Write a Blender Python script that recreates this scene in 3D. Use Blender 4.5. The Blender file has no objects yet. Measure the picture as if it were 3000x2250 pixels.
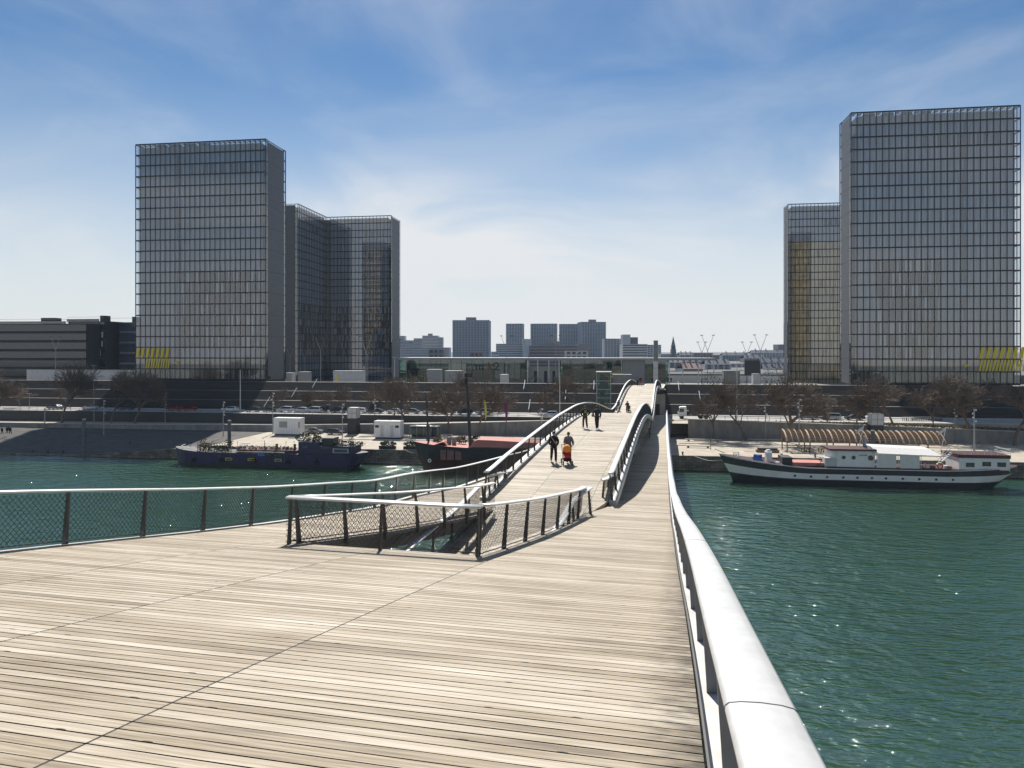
import bpy, math, random
from mathutils import Vector, Matrix
R = math.radians
random.seed(7)
scn = bpy.context.scene
COL = scn.collection
F, YH, EYE = 2100.0, 1030.0, 23.0          # focal length / horizon row in photo pixels, eye height above the water
AL, BE = R(8.13), R(13.1)                  # yaw of the library's grid and of the bridge axis
ca, sa, cb, sb = math.cos(AL), math.sin(AL), math.cos(BE), math.sin(BE)
Z_QUAY, Z_ROAD, Z_ESP = 2.8, 6.2, 13.6

def w_uv(u, v, z=0.0): return Vector((u*ca+v*sa, -u*sa+v*ca, z))
def uv_w(X, Y): return (X*ca-Y*sa, X*sa+Y*ca)
def pix(x, y, z):                          # photo pixel on level z -> (u, v)
    d = (EYE-z)*F/(y-YH); return uv_w((x-1500)/F*d, d)
def pixv(x, v):                            # photo column at bank distance v -> u
    k = (x-1500)/F; d = v/(ca+k*sa); return uv_w(k*d, d)[0]
def dist(x, v): return v/(ca+(x-1500)/F*sa)
def zat(x, y, v): return EYE-(y-YH)/F*dist(x, v)

def interp(tab):
    xs = [a for a, _ in tab]; ys = [b for _, b in tab]; n = len(xs)
    dl = [(ys[i+1]-ys[i])/(xs[i+1]-xs[i]) for i in range(n-1)]
    m = [dl[0]]+[0 if dl[i-1]*dl[i] <= 0 else 2*dl[i-1]*dl[i]/(dl[i-1]+dl[i]) for i in range(1, n-1)]+[dl[-1]]
    def f(x):
        if x <= xs[0]: return ys[0]+m[0]*(x-xs[0])
        if x >= xs[-1]: return ys[-1]+m[-1]*(x-xs[-1])
        i = max(k for k in range(n-1) if xs[k] <= x)
        h = xs[i+1]-xs[i]; t = (x-xs[i])/h
        return (2*t**3-3*t*t+1)*ys[i]+(t**3-2*t*t+t)*h*m[i]+(3*t*t-2*t**3)*ys[i+1]+(t**3-t*t)*h*m[i+1]
    return f

# ---------------------------------------------------------------- materials
def nt(m):
    m.use_nodes = True; n = m.node_tree.nodes; return n, m.node_tree.links, n['Principled BSDF']
def mat(name, c, rough=0.6, metal=0.0, var=0.12, scale=1.5, bump=0.0, bscale=20, stretch=(1, 1, 1), spec=None, coord='Object', emit=None):
    m = bpy.data.materials.new(name); n, l, b = nt(m)
    b.inputs['Roughness'].default_value = rough; b.inputs['Metallic'].default_value = metal
    if spec is not None: b.inputs['Specular IOR Level'].default_value = spec
    tc = n.new('ShaderNodeTexCoord'); mp = n.new('ShaderNodeMapping'); mp.inputs['Scale'].default_value = stretch
    l.new(tc.outputs[coord], mp.inputs[0])
    if var:
        no = n.new('ShaderNodeTexNoise'); no.inputs['Scale'].default_value = scale; no.inputs['Detail'].default_value = 6
        no.inputs['Roughness'].default_value = 0.65
        l.new(mp.outputs[0], no.inputs[0])
        r = n.new('ShaderNodeValToRGB'); r.color_ramp.elements[0].position = .3; r.color_ramp.elements[1].position = .7
        r.color_ramp.elements[0].color = (*[x*(1-var*1.4) for x in c], 1); r.color_ramp.elements[1].color = (*[min(1, x*(1+var)) for x in c], 1)
        l.new(no.outputs[0], r.inputs[0]); l.new(r.outputs[0], b.inputs['Base Color'])
    else: b.inputs['Base Color'].default_value = (*c, 1)
    if bump:
        n2 = n.new('ShaderNodeTexNoise'); n2.inputs['Scale'].default_value = bscale; n2.inputs['Detail'].default_value = 4
        l.new(mp.outputs[0], n2.inputs[0]); bu = n.new('ShaderNodeBump'); bu.inputs['Strength'].default_value = bump
        bu.inputs['Distance'].default_value = .05
        l.new(n2.outputs[0], bu.inputs['Height']); l.new(bu.outputs[0], b.inputs['Normal'])
    return m

def wood_mat():
    m = bpy.data.materials.new('deck_wood'); n, l, b = nt(m)
    def math_(op, a, c=None, d=None):
        x = n.new('ShaderNodeMath'); x.operation = op
        for i, v in enumerate((a, c, d)):
            if v is None: continue
            if isinstance(v, (int, float)): x.inputs[i].default_value = v
            else: l.new(v, x.inputs[i])
        return x.outputs[0]
    tc = n.new('ShaderNodeUVMap'); sp = n.new('ShaderNodeSeparateXYZ'); l.new(tc.outputs[0], sp.inputs[0])
    t, s = sp.outputs[0], sp.outputs[1]
    plank = math_('FLOOR', math_('DIVIDE', s, .135)); panel = math_('FLOOR', math_('DIVIDE', math_('ADD', math_('MINIMUM', t, -2.0), 43.5), 2.65))
    cm = n.new('ShaderNodeCombineXYZ'); l.new(plank, cm.inputs[0]); l.new(panel, cm.inputs[1])
    wn = n.new('ShaderNodeTexWhiteNoise'); wn.noise_dimensions = '2D'; l.new(cm.outputs[0], wn.inputs[0])
    # streaks along each plank
    c2 = n.new('ShaderNodeCombineXYZ'); l.new(math_('MULTIPLY', t, 1.3), c2.inputs[0]); l.new(math_('MULTIPLY', s, 42), c2.inputs[1]); l.new(math_('MULTIPLY', plank, 3.7), c2.inputs[2])
    st = n.new('ShaderNodeTexNoise'); st.inputs['Scale'].default_value = 1; st.inputs['Detail'].default_value = 5; st.inputs['Roughness'].default_value = .7
    l.new(c2.outputs[0], st.inputs[0])
    c3 = n.new('ShaderNodeCombineXYZ'); l.new(math_('MULTIPLY', t, .35), c3.inputs[0]); l.new(math_('MULTIPLY', s, 1.1), c3.inputs[1])
    bl = n.new('ShaderNodeTexNoise'); bl.inputs['Scale'].default_value = 1.0; bl.inputs['Detail'].default_value = 5; l.new(c3.outputs[0], bl.inputs[0])
    v = math_('ADD', math_('MULTIPLY', wn.outputs[0], .24), math_('ADD', math_('MULTIPLY', st.outputs[0], .85), math_('MULTIPLY', bl.outputs[0], .46)))
    r = n.new('ShaderNodeValToRGB'); e = r.color_ramp.elements
    e[0].position = .50; e[0].color = (.115, .088, .06, 1); e[1].position = 1.02; e[1].color = (.56, .497, .405, 1)
    x = e.new(.68); x.color = (.285, .226, .152, 1); x = e.new(.83); x.color = (.41, .347, .26, 1)
    l.new(v, r.inputs[0])
    # long joints between the 4 m panels, dirt along the outer edge
    fr = math_('FRACT', math_('DIVIDE', math_('ADD', t, 43.5), 2.65))
    j = math_('MAXIMUM', math_('LESS_THAN', math_('ABSOLUTE', math_('SUBTRACT', fr, .5)), .4958), math_('GREATER_THAN', t, -2.0))
    c4 = n.new('ShaderNodeCombineXYZ'); l.new(math_('MULTIPLY', t, 4), c4.inputs[0]); l.new(math_('MULTIPLY', s, 9), c4.inputs[1])
    dn = n.new('ShaderNodeTexNoise'); dn.inputs['Scale'].default_value = 1; dn.inputs['Detail'].default_value = 6; l.new(c4.outputs[0], dn.inputs[0])
    edge = n.new('ShaderNodeMapRange'); l.new(t, edge.inputs[0]); edge.inputs[1].default_value = -.75; edge.inputs[2].default_value = .2; edge.inputs[3].default_value = 0; edge.inputs[4].default_value = .75
    dk = n.new('ShaderNodeMapRange'); l.new(math_('MULTIPLY', dn.outputs[0], edge.outputs[0]), dk.inputs[0]); dk.inputs[1].default_value = .16; dk.inputs[2].default_value = .4; dk.inputs[3].default_value = 1; dk.inputs[4].default_value = .3
    fs = math_('FRACT', math_('DIVIDE', math_('ADD', s, .30), .675))      # dark fixing slots beside the long joints, one every fifth gap
    sa_ = math_('MULTIPLY', math_('ABSOLUTE', math_('SUBTRACT', fs, .444)), 45); sb_ = math_('MULTIPLY', math_('SUBTRACT', math_('ABSOLUTE', math_('SUBTRACT', fr, .5)), .37), 62)
    slot = math_('GREATER_THAN', math_('ADD', math_('MULTIPLY', sa_, sa_), math_('MULTIPLY', sb_, sb_)), 1.0)
    k = math_('MULTIPLY', math_('MULTIPLY', dk.outputs[0], math_('MAXIMUM', slot, .08)), math_('MAXIMUM', j, .06))
    mx = n.new('ShaderNodeVectorMath'); mx.operation = 'SCALE'; l.new(r.outputs[0], mx.inputs[0]); l.new(k, mx.inputs['Scale'])
    l.new(mx.outputs[0], b.inputs['Base Color']); b.inputs['Roughness'].default_value = .62; b.inputs['Specular IOR Level'].default_value = .3
    bu = n.new('ShaderNodeBump'); bu.inputs['Strength'].default_value = .35; bu.inputs['Distance'].default_value = .006
    l.new(st.outputs[0], bu.inputs['Height']); l.new(bu.outputs[0], b.inputs['Normal'])
    return m

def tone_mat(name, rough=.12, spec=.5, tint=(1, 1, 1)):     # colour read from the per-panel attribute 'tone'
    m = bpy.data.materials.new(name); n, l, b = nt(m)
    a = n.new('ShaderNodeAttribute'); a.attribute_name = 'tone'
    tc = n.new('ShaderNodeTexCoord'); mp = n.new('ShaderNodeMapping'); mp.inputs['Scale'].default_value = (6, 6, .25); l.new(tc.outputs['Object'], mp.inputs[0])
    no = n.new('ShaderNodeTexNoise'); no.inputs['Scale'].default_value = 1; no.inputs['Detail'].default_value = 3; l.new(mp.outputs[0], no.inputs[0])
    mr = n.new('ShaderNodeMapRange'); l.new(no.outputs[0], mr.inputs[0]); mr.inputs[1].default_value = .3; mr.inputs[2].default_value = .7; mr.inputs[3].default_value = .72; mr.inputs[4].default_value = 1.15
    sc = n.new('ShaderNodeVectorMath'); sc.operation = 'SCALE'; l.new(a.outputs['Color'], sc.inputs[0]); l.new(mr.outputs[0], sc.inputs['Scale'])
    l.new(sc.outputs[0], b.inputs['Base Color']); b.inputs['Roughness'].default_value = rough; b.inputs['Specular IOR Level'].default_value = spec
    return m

def glass_mat(name, tint=(.84, .88, .93), refl=1.0, ior=1.6):
    m = bpy.data.materials.new(name); m.use_nodes = True; n = m.node_tree.nodes; l = m.node_tree.links; n.clear()
    o = n.new('ShaderNodeOutputMaterial'); mx = n.new('ShaderNodeMixShader'); tr = n.new('ShaderNodeBsdfTransparent'); gl = n.new('ShaderNodeBsdfGlossy')
    tr.inputs[0].default_value = (*tint, 1); gl.inputs['Roughness'].default_value = .02; gl.inputs[0].default_value = (refl, refl, refl, 1)
    fr = n.new('ShaderNodeFresnel'); ge = n.new('ShaderNodeNewGeometry'); m1 = n.new('ShaderNodeMath'); m1.operation = 'MULTIPLY_ADD'; l.new(ge.outputs['Backfacing'], m1.inputs[0]); m1.inputs[1].default_value = -2; m1.inputs[2].default_value = 1
    m2 = n.new('ShaderNodeMath'); m2.operation = 'POWER'; m2.inputs[0].default_value = ior; l.new(m1.outputs[0], m2.inputs[1]); l.new(m2.outputs[0], fr.inputs[0])   # same reflectance from both sides of the thin pane
    tc = n.new('ShaderNodeTexCoord'); no = n.new('ShaderNodeTexNoise'); no.inputs['Scale'].default_value = .35; l.new(tc.outputs['Object'], no.inputs[0])
    bu = n.new('ShaderNodeBump'); bu.inputs['Strength'].default_value = .12; l.new(no.outputs[0], bu.inputs['Height']); l.new(bu.outputs[0], gl.inputs['Normal'])
    l.new(fr.outputs[0], mx.inputs[0]); l.new(tr.outputs[0], mx.inputs[1]); l.new(gl.outputs[0], mx.inputs[2]); l.new(mx.outputs[0], o.inputs[0])
    return m

def water_mat():
    m = bpy.data.materials.new('river_water'); n, l, b = nt(m)
    b.inputs['Roughness'].default_value = .025; b.inputs['IOR'].default_value = 3.8; b.inputs['Specular Tint'].default_value = (.88, 1, .90, 1)
    tc = n.new('ShaderNodeTexCoord')
    def noise(scale, st, detail, rot=0.0):
        mp = n.new('ShaderNodeMapping'); mp.inputs['Scale'].default_value = st; mp.inputs['Rotation'].default_value = (0, 0, rot); l.new(tc.outputs['Object'], mp.inputs[0])
        x = n.new('ShaderNodeTexNoise'); x.inputs['Scale'].default_value = scale; x.inputs['Detail'].default_value = detail; x.inputs['Roughness'].default_value = .6
        l.new(mp.outputs[0], x.inputs[0]); return x.outputs[0]
    big = noise(.60, (.5, 1.0, 1), 2, .25); mid = noise(1.7, (.45, 1.1, 1), 2, -.2); fine = noise(7.0, (.6, 1.0, 1), 3, .5); patch = noise(.028, (.6, 1.3, 1), 3, .1)
    def mul(a, k):
        x = n.new('ShaderNodeMath'); x.operation = 'MULTIPLY'; l.new(a, x.inputs[0])
        if isinstance(k, float): x.inputs[1].default_value = k
        else: l.new(k, x.inputs[1])
        return x.outputs[0]
    def add(a, c):
        x = n.new('ShaderNodeMath'); x.operation = 'ADD'; l.new(a, x.inputs[0]); l.new(c, x.inputs[1]); return x.outputs[0]
    hgt = add(add(mul(big, .66), mul(mid, .30)), mul(fine, .05))
    pr = n.new('ShaderNodeMapRange'); l.new(patch, pr.inputs[0]); pr.inputs[1].default_value = .35; pr.inputs[2].default_value = .65; pr.inputs[3].default_value = .65; pr.inputs[4].default_value = 1.6
    bu = n.new('ShaderNodeBump'); bu.inputs['Strength'].default_value = 1.0; bu.inputs['Distance'].default_value = .80
    l.new(mul(hgt, pr.outputs[0]), bu.inputs['Height']); l.new(bu.outputs[0], b.inputs['Normal'])
    r = n.new('ShaderNodeValToRGB'); r.color_ramp.elements[0].position = .35; r.color_ramp.elements[1].position = .7
    r.color_ramp.elements[0].color = (.018, .047, .017, 1); r.color_ramp.elements[1].color = (.028, .078, .040, 1)
    l.new(add(mul(patch, .6), mul(big, .4)), r.inputs[0]); l.new(r.outputs[0], b.inputs['Base Color'])
    return m

M = {}
M['wood'] = wood_mat()
M['rail'] = mat('rail_metal', (.60, .595, .58), .38, .15, .09, 5)
M['post'] = mat('post_steel', (.075, .072, .07), .5, .2, .12, 6)
M['postg'] = mat('post_bounce_lit', (.24, .235, .235), .5, .1, .12, 6)  # lighter copy of the post steel, bounce light on the right rail painted in
M['ledge'] = mat('edge_steel', (.55, .54, .51), .5, .1, .14, 2)
M['girder'] = mat('girder_steel', (.10, .10, .105), .55, .3, .2, 1)
M['wire'] = mat('wire_steel', (.05, .05, .05), .4, .6, 0)
M['water'] = water_mat()
M['stone'] = mat('quay_stone', (.20, .18, .145), .85, 0, .35, .6, .4, 3, (1, 1, 2.2))
def coursed(name, c, dark, sw, sh):                     # squared stone courses, laid on the x-z face
    m = mat(name, c, .85, 0, .4, .5); n = m.node_tree.nodes; l = m.node_tree.links; b = n['Principled BSDF']
    tc = n.new('ShaderNodeTexCoord'); sp = n.new('ShaderNodeSeparateXYZ'); cm = n.new('ShaderNodeCombineXYZ'); l.new(tc.outputs['Object'], sp.inputs[0]); l.new(sp.outputs[0], cm.inputs[0]); l.new(sp.outputs[2], cm.inputs[1])
    br = n.new('ShaderNodeTexBrick'); l.new(cm.outputs[0], br.inputs[0]); br.inputs['Scale'].default_value = 1; br.inputs['Brick Width'].default_value = sw; br.inputs['Row Height'].default_value = sh; br.inputs['Mortar Size'].default_value = .035
    br.inputs['Color1'].default_value = (1, 1, 1, 1); br.inputs['Color2'].default_value = (.6, .6, .6, 1); br.inputs['Mortar'].default_value = (dark, dark, dark, 1)
    mx = n.new('ShaderNodeMix'); mx.data_type = 'RGBA'; mx.blend_type = 'MULTIPLY'; mx.inputs[0].default_value = 1
    src = b.inputs['Base Color'].links[0].from_socket; l.new(src, mx.inputs[6]); l.new(br.outputs[0], mx.inputs[7]); l.new(mx.outputs[2], b.inputs['Base Color']); return m
M['stone'] = coursed('quay_stone_courses', (.24, .21, .165), .3, 1.3, .52)
M['quay'] = mat('quay_paving', (.43, .375, .295), .85, 0, .18, .35, .15, 2)
M['asphalt'] = mat('road_asphalt', (.34, .325, .30), .85, 0, .2, .5)
M['cobble'] = mat('slipway_cobble', (.08, .075, .067), .9, 0, .3, .5, .3, 6)
M['slab'] = mat('dark_slab_edge', (.07, .072, .08), .6, 0, .2, .4)
M['pinkshut'] = mat('faded_red_shutter', (.22, .11, .10), .7, 0, .2, 1)
M['kerb'] = mat('pale_stone', (.42, .40, .36), .8, 0, .15, 1)
M['conc'] = mat('grey_concrete', (.24, .235, .22), .85, 0, .3, .45, .2, 4, (1, 1, .35))
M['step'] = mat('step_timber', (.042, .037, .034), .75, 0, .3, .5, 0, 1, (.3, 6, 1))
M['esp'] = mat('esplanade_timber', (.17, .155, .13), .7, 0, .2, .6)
M['ground'] = mat('city_ground', (.11, .11, .105), .9, 0, .25, .05)
M['mull'] = mat('dark_mullion', (.022, .024, .03), .35, .5, 0)
M['endw'] = mat('metal_cladding', (.095, .097, .107), .5, .1, .10, .4, 0, 1, (1, 1, 3))
M['core'] = mat('dark_core', (.055, .057, .06), .7, 0, .1, .3)
M['shut'] = tone_mat('shutter_panel', .35, .4)
M['glass'] = glass_mat('tower_glass', ior=2.2)
M['gglass'] = glass_mat('green_glass', (.42, .68, .58), .9, 1.6)
M['pglass'] = glass_mat('pavilion_glass', (.42, .58, .52), 1.0, 1.9)
M['yellow'] = mat('yellow_film', (.80, .62, .03), .5, 0, .08, 1)
M['white'] = mat('white_paint', (.78, .78, .77), .5, 0, .06, .8)
M['offwhite'] = mat('offwhite_panel', (.55, .555, .55), .55, 0, .1, .6)
M['grey'] = mat('grey_paint', (.30, .31, .32), .5, .1, .1, 1)
M['dark'] = mat('dark_paint', (.03, .031, .034), .5, .1, .15, 1)
M['black'] = mat('black_rubber', (.015, .015, .016), .7, 0, 0)
M['cglass'] = mat('car_glass', (.02, .024, .028), .06, 0, 0, spec=.8)
M['chrome'] = mat('lamp_lens', (.7, .7, .68), .2, .3, 0)
M['bark'] = mat('winter_bark', (.16, .13, .10), .9, 0, .25, 2)
M['twig'] = mat('winter_twig', (.155, .115, .085), .9, 0, .2, 1)
M['pile'] = mat('weathered_steel_pile', (.115, .12, .13), .6, .1, .3, 1)
M['leaf'] = mat('evergreen_leaf', (.05, .075, .025), .7, 0, .4, 2)
M['dryleaf'] = mat('dry_foliage', (.16, .12, .04), .8, 0, .4, 2)
M['spike'] = mat('flower_red', (.25, .06, .05), .8, 0, .3, 2)
M['hullblue'] = mat('hull_violet_blue', (.017, .011, .062), .45, 0, .25, .7)
M['hullred'] = mat('hull_brown_red', (.05, .017, .012), .5, 0, .3, .8)
M['redroof'] = mat('red_canopy', (.50, .20, .165), .8, 0, .12, .5)
M['maroon'] = mat('maroon_paint', (.07, .014, .016), .5, 0, .2, 1)
M['hullgrey'] = mat('hull_slate', (.035, .037, .042), .45, 0, .2, .8)
M['boot'] = mat('hull_black', (.012, .012, .013), .5, 0, .2, .8)
M['canvas'] = mat('white_canvas', (.74, .72, .68), .9, 0, .06, 2, .3, 3)
M['timber'] = mat('pergola_timber', (.24, .145, .08), .65, 0, .2, 1.2)
M['paletimber'] = mat('pergola_pale_timber', (.60, .45, .30), .6, 0, .15, 1.2)
M['orange'] = mat('orange_fabric', (.85, .27, .03), .8, 0, .1, 8)
M['redfab'] = mat('red_fabric', (.42, .03, .025), .8, 0, .1, 8)
M['bluetarp'] = mat('blue_tarp', (.05, .17, .50), .6, 0, .15, 2)
M['purple'] = mat('purple_cloth', (.22, .02, .20), .8, 0, .1, 2)
M['yellowc'] = mat('yellow_cloth', (.75, .66, .04), .8, 0, .1, 2)
M['skin'] = mat('skin', (.42, .26, .19), .6, 0, .05, 5)
M['hair'] = mat('dark_hair', (.02, .015, .012), .6, 0, .1, 20)
for k, c in dict(c_black=(.018, .018, .02), c_navy=(.022, .026, .04), c_taupe=(.17, .145, .125), c_brown=(.07, .05, .04), c_grey=(.12, .12, .125), c_blue=(.09, .11, .16), c_lime=(.22, .24, .03), c_scarf=(.34, .32, .31)).items():
    M[k] = mat('cloth_'+k[2:], c, .85, 0, .18, 6)

# ---------------------------------------------------------------- object helpers
def tag(o, label=None, cat=None, group=None, kind=None):
    for k, v in (('label', label), ('category', cat), ('group', group), ('kind', kind)):
        if v: o[k] = v
    return o
def empty(name, loc, rz=0.0, label=None, cat=None, group=None):
    o = bpy.data.objects.new(name, None); COL.objects.link(o); o.location = loc; o.rotation_euler = (0, 0, rz)
    o.empty_display_size = .5
    return tag(o, label, cat, group)
def bank(name, u, v, z, label, cat, group=None, turn=0.0): return empty(name, w_uv(u, v, z), -AL+turn, label, cat, group)

class MB:
    def __init__(s): s.v = []; s.f = []; s.m = []; s.uv = None; s.tone = None
    def quad(s, a, b, c, d, m=0): s.poly((a, b, c, d), m)
    def poly(s, pts, m=0):
        i = len(s.v); s.v += [tuple(p) for p in pts]; s.f.append(tuple(range(i, i+len(pts)))); s.m.append(m)
    def grid(s, rows, m=0, closed=False, cap=False):       # rows of equal length joined into a skin
        i = len(s.v); k = len(rows[0])
        for r in rows: s.v += [tuple(p) for p in r]
        for a in range(len(rows)-1):
            for b in range(k if closed else k-1):
                c = (b+1) % k; mm = m(a, b) if callable(m) else m
                s.f.append((i+a*k+b, i+a*k+c, i+(a+1)*k+c, i+(a+1)*k+b)); s.m.append(mm)
        if cap:
            mm = m(0, 0) if callable(m) else m
            s.f.append(tuple(i+b for b in range(k))[::-1]); s.m.append(mm)
            s.f.append(tuple(i+(len(rows)-1)*k+b for b in range(k))); s.m.append(mm)
    def box(s, x0, x1, y0, y1, z0, z1, m=0, bev=0.0):
        p = [(x0, y0), (x1, y0), (x1, y1), (x0, y1)]; s.prism(p, z0, z1, m)
    def prism(s, poly, z0, z1, m=0): s.grid([[(x, y, z0) for x, y in poly], [(x, y, z1) for x, y in poly]], m, True, True)
    def tube(s, pts, r, n=6, m=0):                        # pts list of 3-D points; r radius or list
        pts = [Vector(p) for p in pts]; rows = []
        for i, p in enumerate(pts):
            t = (pts[min(i+1, len(pts)-1)]-pts[max(i-1, 0)]).normalized()
            a = t.cross(Vector((0, 0, 1)));  a = a.normalized() if a.length > 1e-3 else Vector((1, 0, 0))
            b = t.cross(a); rr = r[i] if isinstance(r, (list, tuple)) else r
            rows.append([p+a*rr*math.cos(2*math.pi*k/n)+b*rr*math.sin(2*math.pi*k/n) for k in range(n)])
        s.grid(rows, m, True, True)
    def cyl(s, x, y, z0, z1, r0, r1=None, n=12, m=0):
        r1 = r0 if r1 is None else r1
        s.grid([[(x+r*math.cos(2*math.pi*k/n), y+r*math.sin(2*math.pi*k/n), z) for k in range(n)] for z, r in ((z0, r0), (z1, r1))], m, True, True)
    def disc_y(s, x, y, z, r, th, n=14, m=0):             # short cylinder whose axis is y
        s.grid([[(x+r*math.cos(2*math.pi*k/n), yy, z+r*math.sin(2*math.pi*k/n)) for k in range(n)] for yy in (y, y+th)], m, True, True)
    def build(s, name, mats, parent=None, smooth=False, loc=None):
        me = bpy.data.meshes.new(name); me.from_pydata(s.v, [], s.f)
        if not isinstance(mats, (list, tuple)): mats = [mats]
        for m in mats: me.materials.append(M[m] if isinstance(m, str) else m)
        if len(mats) > 1: me.polygons.foreach_set('material_index', s.m)
        if s.uv: 
            ul = me.uv_layers.new(name='UVMap'); lv = [0]*len(me.loops); me.loops.foreach_get('vertex_index', lv)
            ul.data.foreach_set('uv', [c for i in lv for c in s.uv[i]])
        if s.tone:
            at = me.color_attributes.new('tone', 'FLOAT_COLOR', 'CORNER')
            d = []
            for p, t in zip(me.polygons, s.tone): d += list((*t, 1))*p.loop_total
            at.data.foreach_set('color', d)
        if smooth: me.polygons.foreach_set('use_smooth', [True]*len(me.polygons))
        me.validate(); me.update()
        o = bpy.data.objects.new(name, me); COL.objects.link(o)
        if parent: o.parent = parent
        if loc: o.location = loc
        return o
def struct(o): o['kind'] = 'structure'; return o
def copy_tree(o, parent=None):
    c = o.copy(); COL.objects.link(c); c.parent = parent
    for ch in list(o.children): copy_tree(ch, c)
    return c
ORD = ['', 'first', 'second', 'third', 'fourth', 'fifth', 'sixth', 'seventh', 'eighth', 'ninth', 'tenth', 'eleventh', 'twelfth', 'thirteenth', 'fourteenth', 'fifteenth', 'sixteenth', 'seventeenth', 'eighteenth', 'nineteenth', 'twentieth']+['twenty-'+x for x in ('first', 'second', 'third', 'fourth', 'fifth', 'sixth', 'seventh', 'eighth', 'ninth')]
# ================================================================ the footbridge (local frame: x = t across, y = s along, rotated by the bridge yaw)
h_side = interp([(-12, 1.15), (-6, 1.45), (0, 2.0), (4.6, 2.65), (6.5, 2.95), (9.2, 3.4), (11.3, 3.75), (13.4, 4.12), (15.8, 4.55), (18, 4.92), (19.3, 5.14), (23.7, 5.8), (27.5, 6.35), (31.2, 6.70), (34, 7.03), (38.3, 7.55), (44.5, 8.1), (49.5, 8.5), (56.6, 9.1), (70, 9.85), (82, 10.4), (100, 11.2), (120, 11.9), (141, 12.6), (152, 13.2), (168, 15.2), (182, 16.75)])
h_mid = interp([(2, 8.6), (5, 8.2), (10, 7.6), (15, 7.15), (20.6, 6.9), (22.6, 6.82), (25.5, 6.7), (28.5, 6.5), (31.6, 6.47), (36, 6.28), (41, 6.12), (48, 5.95), (55, 5.85), (62, 5.85), (68, 6.0), (75, 6.4), (81, 6.92), (88, 7.7), (95, 8.55), (101, 9.1), (107, 8.95), (112, 8.35), (118, 7.6), (128, 6.75), (137, 6.5), (146, 6.75), (155, 7.4), (170, 8.4), (190, 9.15), (213, 9.36)])
t_right = interp([(-12, .42), (-4, .31), (2.3, .205), (4.6, .165), (6.5, .14), (9.2, .095), (13.3, .005), (23.7, -.194), (29.3, -.33), (49.5, -.71), (82, -1.33), (141, -2.36), (182, -3.0)])
t_left = lambda s: -12.0
t_mid_l = interp([(2, -7.75), (24, -7.75), (28.5, -7.8), (31, -8.32), (37, -8.45), (78, -9.0), (146, -9.0), (213, -9.0)])
t_mid_r = interp([(2, -3.95), (26, -3.95), (28.5, -3.55), (31.6, -3.02), (55, -3.25), (75, -3.42), (95, -3.68), (115, -3.95), (137, -4.15), (213, -4.15)])
t_ll_in = interp([(14.8, -8.6), (28.5, -7.5), (29.6, -7.95), (31, -8.45), (40, -8.75), (80, -9.1), (182, -9.2)])
t_rl_in = interp([(14.8, -4.06), (28.3, -3.56), (29, -3.72), (31.6, -3.16), (38, -3.16), (48, -3.5), (60, -4.0), (182, -4.6)])

bridge = empty('footbridge', (0, 0, 0), -BE, 'long curved timber footbridge with white handrails crossing the river', 'footbridge')
PITCH = .135
def deck(s0, s1, tl, tr, h, groove_to=70, th=.12):
    b = MB(); rows = []; uv = []
    k0 = int(math.floor(s0/PITCH)); s = s0
    ss = [(s0, 0)]
    k = k0+1
    while k*PITCH < s1:
        e = k*PITCH
        if e < groove_to: g = .008+.010*((k*0.618+.37*math.sin(k*1.7)) % 1); ss += [(e-g-.002, 0), (e-g, -.05), (e-.001, -.05), (e, 0)]; k += 1
        else: ss.append((e, 0)); k += 7
    ss = [q for q in ss if s0 <= q[0] <= s1]+[(s1, 0)]
    for s, dz in ss:
        z = EYE-h(s); a, c = tl(s), tr(s)
        rows.append([(a, s, z-th), (a, s, z+dz), (c, s, z+dz), (c, s, z-th)]); uv += [(a, s), (a, s), (c, s), (c, s)]
    dz_ = [q[1] for q in ss]
    b.grid(rows, lambda a, c: 1 if c == 1 and a+1 < len(dz_) and (dz_[a] < 0 or dz_[a+1] < 0) else 0, True, True); b.uv = uv
    return b.build('deck', ['wood', 'black'], bridge)
deck(-12, 14.8, t_left, t_right, h_side)
deck(14.8, 182, t_left, t_ll_in, h_side, 45)
deck(14.8, 182, t_rl_in, t_right, h_side)
deck(2, 213, t_mid_l, t_mid_r, lambda s: h_mid(s)+.006, 70)

def beam(name, s0, s1, tf, hf, a, c, top, bot, m, ds=1.5):          # a box section following a deck edge
    n = max(2, int((s1-s0)/ds)); rows = []
    for i in range(n+1):
        s = s0+(s1-s0)*i/n; z = EYE-hf(s); t = tf(s)
        bb = bot(s) if callable(bot) else bot
        rows.append([(t+a, s, z-bb), (t+a, s, z-top), (t+c, s, z-top), (t+c, s, z-bb)])
    b = MB(); b.grid(rows, 0, True, True); return b.build(name, m, bridge)
beam('edge_ledge', -12, 182, t_right, h_side, .035, .43, .05, .4, 'ledge')
beam('edge_ledge', -12, 182, t_left, h_side, -.43, -.035, .05, .4, 'ledge')
beam('edge_ledge', 31.6, 213, t_mid_r, h_mid, .03, .36, .06, .40, 'ledge')
beam('edge_ledge', 31, 213, t_mid_l, h_mid, -.40, -.03, .06, .40, 'ledge')
beam('edge_ledge', 14.8, 28.4, t_ll_in, h_side, .03, .12, .03, .13, 'girder')
beam('edge_ledge', 14.8, 28.4, t_rl_in, h_side, -.12, -.03, .03, .13, 'girder')
beam('edge_ledge', 4, 28.2, t_mid_l, h_mid, -.3, -.03, .05, .32, 'ledge')
for tf, hf, s0, s1, off, dep in ((t_left, h_side, -12, 182, 1.0, .85), (t_ll_in, h_side, 15.4, 182, -.5, .6), (t_rl_in, h_side, 15.4, 182, .5, .8), (t_right, h_side, -12, 182, -.8, .85), (t_mid_l, h_mid, 3, 213, .7, .8), (t_mid_r, h_mid, 3, 213, -.7, .8)):
    beam('girder', s0, s1, tf, hf, off-.3, off+.3, .125, dep, 'girder', 2)
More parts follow.
